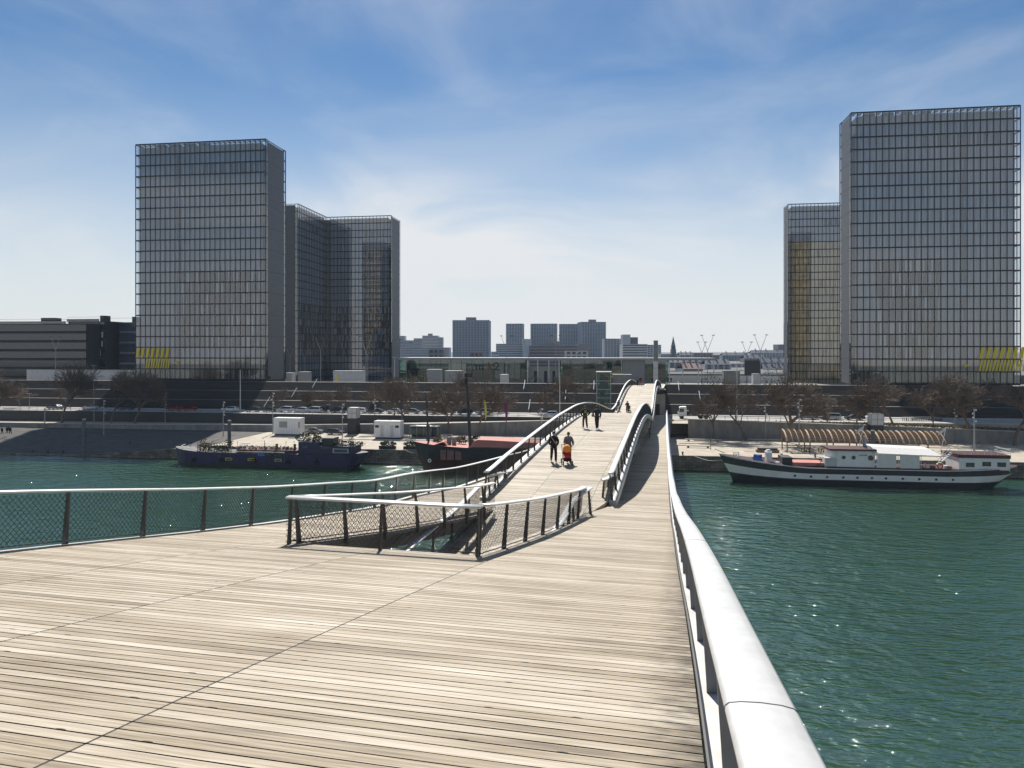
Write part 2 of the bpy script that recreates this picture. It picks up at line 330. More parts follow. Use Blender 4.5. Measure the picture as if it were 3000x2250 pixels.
# end beam under the edge of the upper deck, facing the opening
e = MB(); zz = EYE-h_side(14.8); e.box(-8.6, -4.06, 14.72, 14.86, zz-.5, zz-.03); e.build('edge_ledge', 'ledge', bridge)

def post_mesh(hgt):
    b = MB(); rows = []
    for z, n0, n1, w in ((-.22, .10, .215, .027), (.0, .10, .21, .026), (hgt, .035, .10, .018)):
        rows.append([(-w, n0, z), (w, n0, z), (w, n1, z), (-w, n1, z)])
    b.grid(rows, 0, True, True)
    me = bpy.data.meshes.new('post'); me.from_pydata(b.v, [], b.f); me.materials.append(M['post']); me.update(); return me
POST = post_mesh(1.04)
POSTB = post_mesh(1.04); POSTB.materials[0] = M['postg']
def railing(path, out, spacing=2.0, pitch=.125, wr=.0032, wires=True, s_off=0.0, posts=True, pm=None, ends=True, lean=True):
    """path: deck-edge points (t, s, z); out: +1 right of travel, -1 left. handrail = the part, posts / net / cable = its sub-parts"""
    pts = [Vector(p) for p in path]; L = [0]
    for a, c in zip(pts, pts[1:]): L.append(L[-1]+(c-a).length)
    def at(l):
        l = max(0, min(L[-1]-1e-6, l)); i = max(k for k in range(len(L)-1) if L[k] <= l); f = (l-L[i])/(L[i+1]-L[i])
        return pts[i].lerp(pts[i+1], f), (pts[i+1]-pts[i]).normalized()
    ns = []
    for i in range(len(pts)):
        t = (pts[min(i+1, len(pts)-1)]-pts[max(0, i-1)]); t.z = 0; t.normalize(); ns.append(Vector((t.y, -t.x, 0))*out)
    sec = [(-.03, 1.052), (-.036, 1.066), (-.034, 1.08), (-.02, 1.092), (.02, 1.1), (.09, 1.103), (.16, 1.1), (.20, 1.092), (.214, 1.08), (.214, 1.062), (.205, 1.05)]
    b = MB(); b.grid([[p+n*a+Vector((0, 0, z)) for a, z in sec] for p, n in zip(pts, ns)], 0, True, True)
    rail = b.build('railing', 'rail', bridge, True)
    c = MB(); c.tube([p+n*.02+Vector((0, 0, .07)) for p, n in zip(pts, ns)], .014, 5); c.build('lower_cable', 'post', rail)
    l = .65
    while l < min(L[-1], 60) and L[-1] > 25:            # butt joints of the handrail sections
        p, t = at(l); q, _ = at(l+.008); nn = Vector((t.y, -t.x, 0)).normalized()*out; g = MB(); g.grid([[pp+nn*(a*1.015-.001)+Vector((0, 0, z+.0015)) for a, z in sec] for pp in (p, q)], 0, True, True); g.build('rail_joint', 'post', rail); l += 6.1
    def nrm(l):
        _, t = at(l); t = Vector((t.x, t.y, 0)).normalized(); return Vector((t.y, -t.x, 0))*out
    if posts:
        l = s_off
        while l < L[-1]+.05:
            p, t = at(l); n = nrm(l)
            o = bpy.data.objects.new('post', pm or POST); COL.objects.link(o); o.parent = rail; o.location = p
            o.rotation_euler = (0, 0, math.atan2(n.y, n.x)-math.pi/2)
            l += spacing
    if wires:
        w = MB(); z0, z1 = .07, 1.0; l = -1.0
        while l < L[-1]:
            for l0, l1 in ((l, l+.93), (l+.93, l)):
                a0, a1 = 0.0, 1.0
                if l0 < 0: a0 = -l0/(l1-l0)
                if l1 > L[-1]: a1 = (L[-1]-l0)/(l1-l0)
                if l1 < 0: a1 = -l0/(l1-l0)
                if l0 > L[-1]: a0 = (L[-1]-l0)/(l1-l0)
                if a1-a0 < .05: continue
                q = []
                for f in (a0, a1):
                    ll = l0+(l1-l0)*f; z = z0+(z1-z0)*f; p, t = at(ll); q.append(p+nrm(ll)*(.205-.085*f)+Vector((0, 0, z)))
                w.tube(q, wr, 3)
            l += pitch
        w.build('wire_net', 'wire', rail)
    return rail
def edge(tf, hf, s0, s1, ds=.8):
    n = max(2, int(math.ceil((s1-s0)/ds))); return [(tf(s0+(s1-s0)*i/n), s0+(s1-s0)*i/n, EYE-hf(s0+(s1-s0)*i/n)) for i in range(n+1)]
r = railing(edge(t_right, h_side, -4, 150), 1, 2.03, .125, .0026, s_off=.5, pm=POSTB)
r['label'] = 'white handrail running along the right edge beside open water'
railing(edge(t_left, h_side, -4, 62), -1, 2.2, .125, .0058, s_off=.9)
# opening: cross rail and right-hand rail in one run, then the left lane's inner rail and the ramp's own rails
o1 = [(-8.6+4.54*i/6, 14.72, EYE-h_side(14.72)) for i in range(7)]
railing(o1, 1, 2.2, .125, .0052, pm=None, s_off=.06)
railing(edge(t_rl_in, h_side, 14.8, 28.3), -1, 2.05, .125, .0052, s_off=.05)
railing(edge(t_ll_in, h_side, 14.8, 28.4), 1, 2.05, .125, .0052, s_off=.05)
railing(edge(t_mid_l, h_mid, 6, 28.3), -1, 2.05, .16, .004)
railing(edge(t_mid_r, h_mid, 6, 28.6), 1, 2.05, .16, .004)
railing(edge(t_mid_l, h_mid, 31, 170), -1, 2.1, .22, .006)
railing(edge(t_mid_r, h_mid, 31.7, 98), 1, 2.1, .2, .006)
far = [(-3.72, 90.5, EYE-10.5), (-3.74, 95, EYE-9.9), (-3.8, 100, EYE-9.35)]+edge(t_mid_r, h_mid, 103, 170)
railing(far, 1, 2.1, .25, .007)
railing(edge(t_rl_in, h_side, 31.9, 48), -1, 2.05, .16, .004)
railing(edge(t_ll_in, h_side, 31.4, 46), 1, 2.05, .16, .004)
SKY, EXPO, HAZE = .068, .47, .00010
# ================================================================ setting
def uvobj(b, name, m, kind='structure'):
    o = b.build(name, m); o.rotation_euler = (0, 0, -AL)
    if kind: o['kind'] = kind
    return o
b = MB(); b.box(-2500, 2500, -500, 150, -3, 0); uvobj(b, 'river', 'water')
b = MB(); b.grid([[(-6000, -500, -2.5), (6000, -500, -2.5)], [(-6000, -900, -2.5), (6000, -900, -2.5)]]); uvobj(b, 'riverbed', 'ground')
# low quay: flat paving with a slipway on the far left, and its stone river wall
us = [-86, 400]; zf = [Z_QUAY, Z_QUAY]
b = MB(); b.grid([[(u, 142.5, z) for u, z in zip(us, zf)], [(u, 152, z+(Z_QUAY-z)*.45) for u, z in zip(us, zf)], [(u, 164, Z_QUAY) for u in us], [(u, 182, Z_QUAY) for u in us]]); uvobj(b, 'quay', 'quay')
b = MB(); b.grid([[(u, 142.2, -2.5) for u in us], [(u, 142.2, z+.012) for u, z in zip(us, zf)], [(u, 142.9, z+.012) for u, z in zip(us, zf)]]); uvobj(b, 'quay_wall', 'stone')
us = [-900, -140, -116, -104, -86]; zf = [.35, .35, .35, 1.2, Z_QUAY]
b = MB(); b.grid([[(u, 142.5, z) for u, z in zip(us, zf)], [(u, 152, z+(Z_QUAY-z)*.45) for u, z in zip(us, zf)], [(u, 164, Z_QUAY) for u in us], [(u, 182, Z_QUAY) for u in us]]); uvobj(b, 'slipway', 'cobble')
b = MB(); b.grid([[(u, 142.2, -2.5) for u in us], [(u, 142.2, z+.012) for u, z in zip(us, zf)], [(u, 142.9, z+.012) for u, z in zip(us, zf)]]); uvobj(b, 'slipway_wall', 'stone')
b = MB()
for u0, u1, v in ((-75, 60, 157.5), (-60, 5, 163.5), (14, 90, 161)): b.box(u0, u1, v, v+.5, Z_QUAY-.1, Z_QUAY+.14)
uvobj(b, 'quay_kerb', 'kerb')
# riverside road with pale shoulder strips, pavement at the foot of the steps
b = MB(); b.box(-900, 600, 179, 200, 2.0, Z_ROAD); uvobj(b, 'road', 'asphalt')
b = MB(); b.box(-900, 600, 179.2, 182.4, Z_ROAD, Z_ROAD+.12); uvobj(b, 'riverside_pavement', 'kerb')
b = MB(); b.box(-900, 600, 191.6, 194.2, Z_ROAD, Z_ROAD+.12); uvobj(b, 'steps_pavement', 'kerb')
b = MB()
for i in range(90): b.box(-220+i*6, -217+i*6, 186.0, 186.14, Z_ROAD+.004, Z_ROAD+.008)
uvobj(b, 'road_marking', 'white')
# library podium: three flights of dark timber steps, pale landing edges, and the esplanade
b = MB(); rows = []
prof = []
v, z = 194.2, Z_ROAD
for fl in range(3):
    for k in range(12):
        prof.append((v, z)); z += (Z_ESP-Z_ROAD)/36; prof.append((v, z)); v += .36
    v += 1.6
prof.append((v, z)); V_TOP = v-1.6
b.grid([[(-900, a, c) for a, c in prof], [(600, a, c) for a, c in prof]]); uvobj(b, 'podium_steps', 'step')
b = MB()
for k in (24, 48): 
    a, c = prof[k-1]; b.box(-900, 600, a+.37, a+.85, c-.02, c+.02)
uvobj(b, 'step_landing', 'kerb')
b = MB(); b.grid([[(-900, a, c), (600, a, c)] for a, c in ((V_TOP-.3, Z_ESP+.004), (V_TOP+1.6, Z_ESP+.004), (V_TOP+2.2, 8.98), (335, 8.98))]); uvobj(b, 'esplanade', 'esp')
b = MB(); b.grid([[(-900, 335, 8.98), (600, 335, 8.98)], [(-900, 336, 1.5), (600, 336, 1.5)], [(-900, 460, 1.5), (600, 460, 1.5)], [(-900, 461, 9), (600, 461, 9)]]); uvobj(b, 'sunken_garden', 'ground')
b = MB(); b.grid([[(-7000, 214.4, 8.6), (7000, 214.4, .6)], [(-7000, 460, .6), (7000, 460, .6)], [(-7000, 460.5, 8.6), (7000, 460.5, 8.6)], [(-7000, 1400, 9.5), (7000, 1400, 9.5)], [(-7000, 12000, 12), (7000, 12000, 12)]]); uvobj(b, 'ground', 'ground')

def wall(name, pts, v, th, zb, m, label, cat, group=None, cap=None):       # wall with a sloping top along u
    o = bank(name, 0, 0, 0, label, cat, group)
    b = MB(); b.grid([[(u, v, zb), (u, v, z), (u, v+th, z), (u, v+th, zb)] for u, z in pts], 0, True, True)
    if cap:
        b.build('wall_face', m, o)
        c = MB(); c.grid([[(u, v-.12, z+.003), (u, v-.12, z+.16), (u, v+th+.1, z+.16), (u, v+th+.1, z+.003)] for u, z in pts], 0, True, True); c.build('coping', cap, o)
    else: b.build('wall_face', m, o)
    return o
wall('retaining_wall', [(-300, 3.6), (-130, 3.9), (-80, 4.4), (-45, 5.2), (-10, 6.6), (2, 6.9), (13, 6.9)], 171, .6, 2.0, 'conc', 'long stained concrete ramp wall rising towards the bridge on its left side', 'wall', None, 'kerb')
wall('retaining_wall', [(17, 7.2), (30, 6.9), (60, 6.2), (95, 5.2), (140, 4.0), (300, 3.6)], 171, .6, 2.0, 'conc', 'stained concrete ramp wall sloping down to the right behind the white barge', 'wall', None, 'kerb')
b = MB(); b.grid([[(u, 171.6, z+.02) for u, z in ((-300, 3.3), (-80, 4.0), (-10, 6.1), (13, 6.15), (17, 6.15), (60, 5.9), (140, 3.6), (300, 3.0))], [(u, 179, z+.02) for u, z in ((-300, 3.3), (-80, 4.0), (-10, 6.1), (13, 6.15), (17, 6.15), (60, 5.9), (140, 3.6), (300, 3.0))]]); uvobj(b, 'ramp', 'quay')
wall('parapet_wall', [(-300, 6.6), (-14, 6.6)], 178.6, .4, 2.0, 'dark', 'dark road parapet behind the two white cabins on the left', 'wall')

# ================================================================ library towers (local frame u, v, z above the esplanade)
TH = 79.3; NR = 22; RH = TH/NR
def facade(root, p0, p1, cols, tone_fn, inset=.75, rows=None):
    """glazed face from p0 to p1 (u, v), outside on the right-hand side when walking p0 -> p1"""
    a = Vector((*p0, 0)); c = Vector((*p1, 0)); t = (c-a).normalized(); nrm = Vector((t.y, -t.x, 0)); W = (c-a).length
    q = MB(); q.quad(a+Vector((0, 0, .1)), c+Vector((0, 0, .1)), c+Vector((0, 0, TH)), a+Vector((0, 0, TH))); q.build('glass_skin', 'glass', root)
    cw = W/cols; rows = rows or NR
    for r in range(rows):
        b = MB(); b.tone = []
        z0 = r*RH+.16; z1 = (r+1)*RH-.12
        if r == rows-1: z1 -= .75
        for k in range(cols):
            for j in range(3):
                x0 = k*cw+cw*(0.04+j*.32); x1 = x0+cw*.30
                x0 = max(x0, 1.5); x1 = min(x1, W-1.5)
                if x1 <= x0: continue
                n0 = a+t*x0-nrm*inset; n1 = a+t*x1-nrm*inset
                tn = tone_fn(k, j, r, cols)
                b.quad(n0+Vector((0, 0, z0)), n1+Vector((0, 0, z0)), n1+Vector((0, 0, z1)), n0+Vector((0, 0, z1))); b.tone.append(tn)
        b.build('storey', 'shut', root)
    g = MB()
    def bar(x0, x1, z0, z1, d0, d1):
        pts = [a+t*x0+nrm*d0, a+t*x1+nrm*d0, a+t*x1+nrm*d1, a+t*x0+nrm*d1]
        g.prism([(p.x, p.y) for p in pts], z0, z1)
    for k in range(cols+1): bar(k*cw-.095, k*cw+.095, 0, TH+.05, -.1, .1)
    for r in range(rows+1): bar(0.1, W-.1, r*RH-.19, r*RH+.19, -.16, .085)
    g.build('facade_grid', 'mull', root)
def endwall(root, p0, p1, name='end_wall', strip=1.5):
    a = Vector((*p0, 0)); c = Vector((*p1, 0)); t = (c-a).normalized(); nrm = Vector((t.y, -t.x, 0)); W = (c-a).length
    b = MB()
    for r in range(NR//2):
        z0, z1 = r*2*RH+.02, (r+1)*2*RH-.04-(.5 if r == NR//2-1 else 0)
        pts = [a+t*strip, c-t*strip, c-t*strip-nrm*.5, a+t*strip-nrm*.5]
        b.prism([(p.x, p.y) for p in pts], z0, z1)
    b.build(name, 'endw', root)
    for x0, x1 in ((0, strip-.08), (W-strip+.08, W)):
        q = MB(); q.quad(a+t*x0+Vector((0, 0, .1)), a+t*x1+Vector((0, 0, .1)), a+t*x1+Vector((0, 0, TH)), a+t*x0+Vector((0, 0, TH))); q.build('glass_skin', 'glass', root)
    g = MB()
    for r in range(NR+1):
        for x0, x1 in ((0.09, strip-.08), (W-strip+.08, W-.09)):
            pts = [a+t*x0+nrm*.03, a+t*x1+nrm*.03, a+t*x1-nrm*.2, a+t*x0-nrm*.2]; g.prism([(p.x, p.y) for p in pts], r*RH-.12, r*RH+.12)
    for x0 in (0.0, strip-.14, W-strip+.02, W-.12):
        pts = [a+t*x0+nrm*.02, a+t*(x0+.12)+nrm*.02, a+t*(x0+.12)-nrm*.19, a+t*x0-nrm*.19]; g.prism([(p.x, p.y) for p in pts], 0, TH+.04)
    pts = [a+t*strip-nrm*.02, a+t*(W-strip)-nrm*.02, a+t*(W-strip)-nrm*.2, a+t*strip-nrm*.2]
    g.prism([(p.x, p.y) for p in pts], TH-.2, TH+.05)
    g.build('facade_grid', 'mull', root)
rt = random.Random(5)
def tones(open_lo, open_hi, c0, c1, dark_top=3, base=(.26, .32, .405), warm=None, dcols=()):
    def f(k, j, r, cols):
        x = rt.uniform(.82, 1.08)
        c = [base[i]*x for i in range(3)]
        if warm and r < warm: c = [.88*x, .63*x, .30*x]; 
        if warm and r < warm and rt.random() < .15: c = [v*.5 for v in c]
        if open_lo <= r <= open_hi and c0 <= k/cols <= c1:
            if rt.random() < .85: c = [v*rt.uniform(.05, .35) for v in (.16, .18, .23)] if rt.random() < .8 else [.5, .53, .56]  # open panels: dark tone painted in place of the unlit room behind
        if r == NR-3 and .42 < k/cols < .97 and rt.random() < .55: c = [.05, .06, .085]
        if k in dcols and r > 1:
            c = [.02, .028, .05] if rt.random() < .72 else [.10, .26, .52]
        if r == 0: c = [.24*x, .19*x, .13*x] if rt.random() < .7 else [.04, .035, .03]
        if r == 1: c = [.46*x, .40*x, .29*x]
        if r == NR-1: c = [.40*x, .37*x, .33*x]
        return c
    return f
def core(root, polys, top=TH-1.9):
    b = MB()
    for p in polys: b.prism(p, 0, top)
    return b
LB, LBT = 9.0, Z_ESP+.03
# front left: arm along the river (seen face on), second arm running back
def L_tower(name, u_end, u_corner, v0, label, fn, cols, depth=14.3, back=48, stripes=None):
    """u_end: free end of the front arm; u_corner: outer corner of the L; arms are `depth` deep"""
    s = 1 if u_end > u_corner else -1
    root = bank(name, 0, 0, LBT, label, 'library tower')
    lo, hi = min(u_end, u_corner), max(u_end, u_corner)
    facade(root, (lo, v0), (hi, v0), cols, fn)
    if s > 0: endwall(root, (u_end, v0), (u_end, v0+depth))
    else: endwall(root, (u_end, v0+depth), (u_end, v0))
    i = .78
    b = MB(); b.box(lo+1.6, hi-1.6 if s > 0 else hi-1.6, v0+i+.02, v0+depth-i, -2, TH-1.2)
    b.build('core', 'core', root)
    x0, x1 = (lo+1.62, lo+depth-1.5) if s > 0 else (hi-depth+1.5, hi-1.62)
    b = MB(); b.box(x0, x1, v0+depth-i+.01, v0+back-.8, 0, TH-1.25); b.build('core', 'core', root)
    # outer flank of the returning arm and the back of the front arm
    if s > 0: facade(root, (lo, v0+back), (lo, v0), 26, fn)
    else: facade(root, (hi, v0), (hi, v0+back), 26, fn)
    wf = tones(99, 99, 0, 0, warm=30)                    # bare timber shutters on the faces turned to the garden
    if s > 0: facade(root, (u_end, v0+depth), (lo+depth, v0+depth), 18, wf); facade(root, (lo+depth, v0+depth), (lo+depth, v0+back), 18, wf); facade(root, (lo+depth, v0+back), (lo, v0+back), 8, wf)
    else: facade(root, (hi-depth, v0+depth), (u_end, v0+depth), 18, wf); facade(root, (hi-depth, v0+back), (hi-depth, v0+depth), 18, wf); facade(root, (hi, v0+back), (hi-depth, v0+back), 8, wf)
    b = MB()
    for k in range(cols): b.box(lo+(k+.15)*(hi-lo)/cols, lo+(k+.85)*(hi-lo)/cols, v0+.25, v0+2.2, TH-.32, TH-.2)
    b.build('roof_louvre', 'offwhite', root)
    b = MB()
    for k in range(4): b.box(lo+5+k*5.2, lo+8+k*5.2, v0+4, v0+6, TH-1.1, TH+.9)
    b.build('roof_plant', 'dark', root)
    return root
T1 = L_tower('library_tower', -113.5, -160.3, 222, 'tall glass tower nearest on the left, yellow stripes at its left foot', tones(3, 9, .28, .95, dcols=(8,)), 26)
T2 = L_tower('library_tower', 68.6, 114.2, 222, 'tallest glass tower at the right picture edge with yellow stripes low down', tones(2, 9, .12, .52, dcols=(17,)), 26, 10.4)
TH0 = TH; TH = TH+4*RH; NR = 26; LBR = LBT-4*RH
# rear left: inside corner of the L towards us
root = bank('library_tower', 0, 0, LBR, 'open book shaped glass tower behind the left front tower', 'library tower')
fn = tones(6, 12, .1, .95, base=(.30, .34, .41), warm=None)
facade(root, (-148.3, 356), (-113.6, 356), 18, lambda k, j, r, c: fn(k, j, r, c) if not (8 <= k <= 9) else [.30, .36, .50])
facade(root, (-148.3, 321.5), (-148.3, 356), 18, tones(6, 12, .1, .9, base=(.34, .37, .43)))
endwall(root, (-113.6, 356), (-113.6, 371.8)); endwall(root, (-166, 321.5), (-148.3, 321.5))
b = MB(); b.box(-164.5, -149.9, 322.3, 356, 0, TH-1.2); b.build('core', 'core', root); b = MB(); b.box(-164.5, -115.2, 356.8, 371, 0, TH-1.25); b.build('core', 'core', root)
# rear right: timber shutters on the lower rows tinted gold to paint in reflected sunlight
root = bank('library_tower', 0, 0, LBR, 'golden brown glass tower partly hidden behind the right front tower', 'library tower')
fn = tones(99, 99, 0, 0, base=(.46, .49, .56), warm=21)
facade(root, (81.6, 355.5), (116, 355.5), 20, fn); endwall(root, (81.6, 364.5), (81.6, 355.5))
b = MB(); b.box(83.2, 130, 356.3, 363.8, 0, TH-1.2); b.build('core', 'core', root)
TH = TH0; NR = 22
# yellow film stripes and arrows on the two front towers, just proud of the glass
def stripes(root, v, lo, cw, k0, n, lean, lowshift):
    for k in range(n):
        x = lo+(k0+k)*cw+.1
        b = MB(); b.prism([(x, v), (x+.9, v), (x+.9, v+.03), (x, v+.03)], 0, 1); b.v = [(q[0]+(lean if q[2] else 0), q[1], (2*RH+.16) if not q[2] else (3*RH-.16)) for q in b.v]; b.build('yellow_stripe', 'yellow', root)
        for j in range(2):
            if k*2+j < lowshift: continue
            xx = x+j*.88-.05
            b = MB(); b.prism([(xx, v), (xx+.45, v), (xx+.45, v+.03), (xx, v+.03)], 0, 1); b.v = [(q[0]+(.62 if q[2] else 0), q[1], (RH+.16) if not q[2] else (2*RH-.16)) for q in b.v]; b.build('yellow_stripe', 'yellow', root)
def arrow(root, v, x, z, d):
    b = MB(); b.poly([(x, v, z-.14), (x+d*.9, v, z-.14), (x+d*.9, v, z+.14), (x, v, z+.14)]); b.poly([(x+d*.8, v-.01, z-.62), (x+d*1.5, v-.01, z), (x+d*.8, v-.01, z+.62), (x+d*.55, v-.01, z+.4), (x+d*1.0, v-.01, z), (x+d*.55, v-.01, z-.4)])
    b.build('arrow_sign', 'yellow', root)
stripes(T1, 222-.15, -160.3, 1.8, .0, 7, .72, 4)
arrow(T1, 222-.17, pixv(512, 222), 1.55*RH, 1)
stripes(T2, 222-.15, 68.6, 45.6/26, pixv(2866, 222)/(45.6/26)-68.6/(45.6/26), 7, .72, 0)
arrow(T2, 222-.17, pixv(2838, 222), 1.5*RH, -1)
arrow(T2, 222-.17, pixv(2996, 222), 1.5*RH, -1)
# ================================================================ far city
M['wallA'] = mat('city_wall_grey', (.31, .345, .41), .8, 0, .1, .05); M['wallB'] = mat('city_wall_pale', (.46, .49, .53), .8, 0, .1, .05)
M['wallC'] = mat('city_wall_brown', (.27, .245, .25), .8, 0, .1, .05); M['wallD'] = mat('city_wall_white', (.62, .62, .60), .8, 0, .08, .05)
M['win'] = mat('window_glass_dark', (.06, .075, .105), .15, 0, .3, .12); M['slate'] = mat('roof_slate', (.12, .135, .16), .5, 0, .2, .1)
M['rtile'] = mat('roof_tile_pink', (.38, .24, .21), .8, 0, .15, .3); M['brick'] = mat('red_brick_sign', (.30, .10, .085), .8, 0, .15, .3)
rc = random.Random(11)
def block(name, x0, x1, yt, d, wall, floors, label, style='band', depth=22, turn=0.0, roof=None, cat='building', group=None, zb=11.0):
    """city block seen between photo columns x0..x1 at distance d with its roof at photo row yt"""
    X = ((x0+x1)/2-1500)/F*d; W = (x1-x0)/F*d; H = EYE-(yt-YH)/F*d-zb
    o = empty(name, (X, d, zb), turn, label, cat, group); h = W/2
    b = MB(); b.box(-h, h, 0, depth, 0, H); b.build('wall', wall, o)
    fh = H/floors
    if style == 'band':
        for k in range(floors):
            b = MB(); b.box(-h*.96, h*.96, -.25, .05, (k+.30)*fh, (k+.72)*fh); b.build('window_band', 'win', o)
    elif style == 'grid':
        n = max(3, int(W/3.4)); cwid = 2*h*.94/n
        for k in range(floors):
            b = MB(); z0, z1 = (k+.25)*fh, (k+.78)*fh
            x = -h*.94
            pts = []
            rows_b, rows_t = [], []
            for i in range(n):                       # one crenellated ribbon: glass between mullions of the same storey
                rows_b += [(x+i*cwid+cwid*.18, z0), (x+i*cwid+cwid*.86, z0)]; rows_t += [(x+i*cwid+cwid*.18, z1 if rc.random() > .12 else z0+(z1-z0)*.5), (x+i*cwid+cwid*.86, z1)]
            b.grid([[(p, -.22, q) for p, q in rows_b], [(p, -.22, q) for p, q in rows_t]])
            # piers between the panes close the ribbon
            b.build('window_band', 'win', o)
            b = MB()
        for i in range(n+1):
            b = MB(); b.box(x+i*cwid-cwid*.16, x+i*cwid+cwid*.16, -.4, .02, 0, H*.985); b.build('pier', wall, o)
    elif style == 'pier':
        n = max(4, int(W/3.0)); cwid = 2*h/n
        b = MB(); b.box(-h*.985, h*.985, -.12, .02, fh*.5, H-fh*.6); b.build('window_wall', 'win', o)
        for i in range(n+1): 
            b = MB(); b.box(-h+i*cwid-.55, -h+i*cwid+.55, -.75, .02, 0, H+.3); b.build('pier', wall, o)
        for k in range(1, floors, 1):
            b = MB(); b.box(-h*.98, h*.98, -.45, -.05, k*fh-.5, k*fh+.5); b.build('floor_band', wall, o)
    if roof == 'plant':
        b = MB(); b.box(-h*.3, h*.25, 3, 10, H+.01, H+3.2); b.build('roof_plant', 'wallC', o)
    elif roof in ('slate', 'rtile'):
        b = MB(); b.grid([[(-h-.4, -.5, H), (h+.4, -.5, H)], [(-h*.9, depth*.3, H+3.4), (h*.9, depth*.3, H+3.4)], [(-h-.4, depth, H), (h+.4, depth, H)]]); b.build('roof', roof, o)
        for i in range(3):
            c = MB(); c.box(-h*.7+i*h*.6, -h*.7+i*h*.6+1.1, depth*.3, depth*.3+.9, H+2, H+5.2); c.build('chimney', 'wallC', o)
    return o
S = 'skyline towers in the haze'
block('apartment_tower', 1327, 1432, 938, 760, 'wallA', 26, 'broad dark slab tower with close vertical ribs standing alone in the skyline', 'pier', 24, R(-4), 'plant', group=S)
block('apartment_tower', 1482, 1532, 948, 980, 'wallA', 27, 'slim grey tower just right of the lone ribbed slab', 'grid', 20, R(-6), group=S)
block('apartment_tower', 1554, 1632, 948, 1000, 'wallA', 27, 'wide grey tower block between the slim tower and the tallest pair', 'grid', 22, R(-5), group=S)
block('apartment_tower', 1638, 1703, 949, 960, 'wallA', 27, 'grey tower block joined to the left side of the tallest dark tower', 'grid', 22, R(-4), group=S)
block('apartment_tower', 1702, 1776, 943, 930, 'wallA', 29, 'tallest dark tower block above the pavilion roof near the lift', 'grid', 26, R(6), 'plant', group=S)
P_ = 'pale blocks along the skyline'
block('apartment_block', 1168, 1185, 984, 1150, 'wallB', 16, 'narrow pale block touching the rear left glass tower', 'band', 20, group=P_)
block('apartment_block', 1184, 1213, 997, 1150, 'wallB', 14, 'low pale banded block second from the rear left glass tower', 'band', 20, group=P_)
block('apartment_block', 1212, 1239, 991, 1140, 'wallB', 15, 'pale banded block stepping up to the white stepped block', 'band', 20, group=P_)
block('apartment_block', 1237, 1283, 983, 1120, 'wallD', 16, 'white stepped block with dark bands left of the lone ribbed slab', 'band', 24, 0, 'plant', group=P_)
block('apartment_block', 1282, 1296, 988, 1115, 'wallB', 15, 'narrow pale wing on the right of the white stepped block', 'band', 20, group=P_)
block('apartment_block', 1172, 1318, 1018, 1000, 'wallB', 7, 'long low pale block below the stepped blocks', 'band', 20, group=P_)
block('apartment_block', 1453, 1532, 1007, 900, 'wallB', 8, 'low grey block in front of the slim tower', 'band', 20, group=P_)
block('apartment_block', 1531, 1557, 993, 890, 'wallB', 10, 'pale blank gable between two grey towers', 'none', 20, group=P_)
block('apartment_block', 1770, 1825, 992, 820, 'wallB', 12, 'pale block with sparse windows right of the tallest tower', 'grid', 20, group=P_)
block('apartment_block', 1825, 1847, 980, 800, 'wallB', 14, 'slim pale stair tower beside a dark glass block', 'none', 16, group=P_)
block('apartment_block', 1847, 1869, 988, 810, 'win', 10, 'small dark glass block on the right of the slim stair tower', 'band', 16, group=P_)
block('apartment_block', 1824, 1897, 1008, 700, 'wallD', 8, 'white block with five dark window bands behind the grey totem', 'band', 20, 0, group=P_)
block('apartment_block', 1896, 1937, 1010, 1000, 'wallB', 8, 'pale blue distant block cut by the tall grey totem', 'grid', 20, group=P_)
block('apartment_block', 1936, 1966, 1037, 900, 'wallB', 4, 'low pale block just left of the church spire', 'band', 20, group=P_)
block('office_block', 1549, 1693, 1012, 560, 'wallC', 7, 'dark office block with long terraces behind the open pavilion bay', 'band', 24, R(-3), 'plant')
block('office_block', 1692, 1730, 1008, 560, 'wallC', 6, 'brown blank walled office wing at the end of the terraced block', 'none', 20, R(-3))
block('office_block', 1656, 1722, 1028, 520, 'wallD', 4, 'small white office with square windows above the pavilion roof', 'grid', 14, R(-3))
C_ = 'low houses on the right skyline'
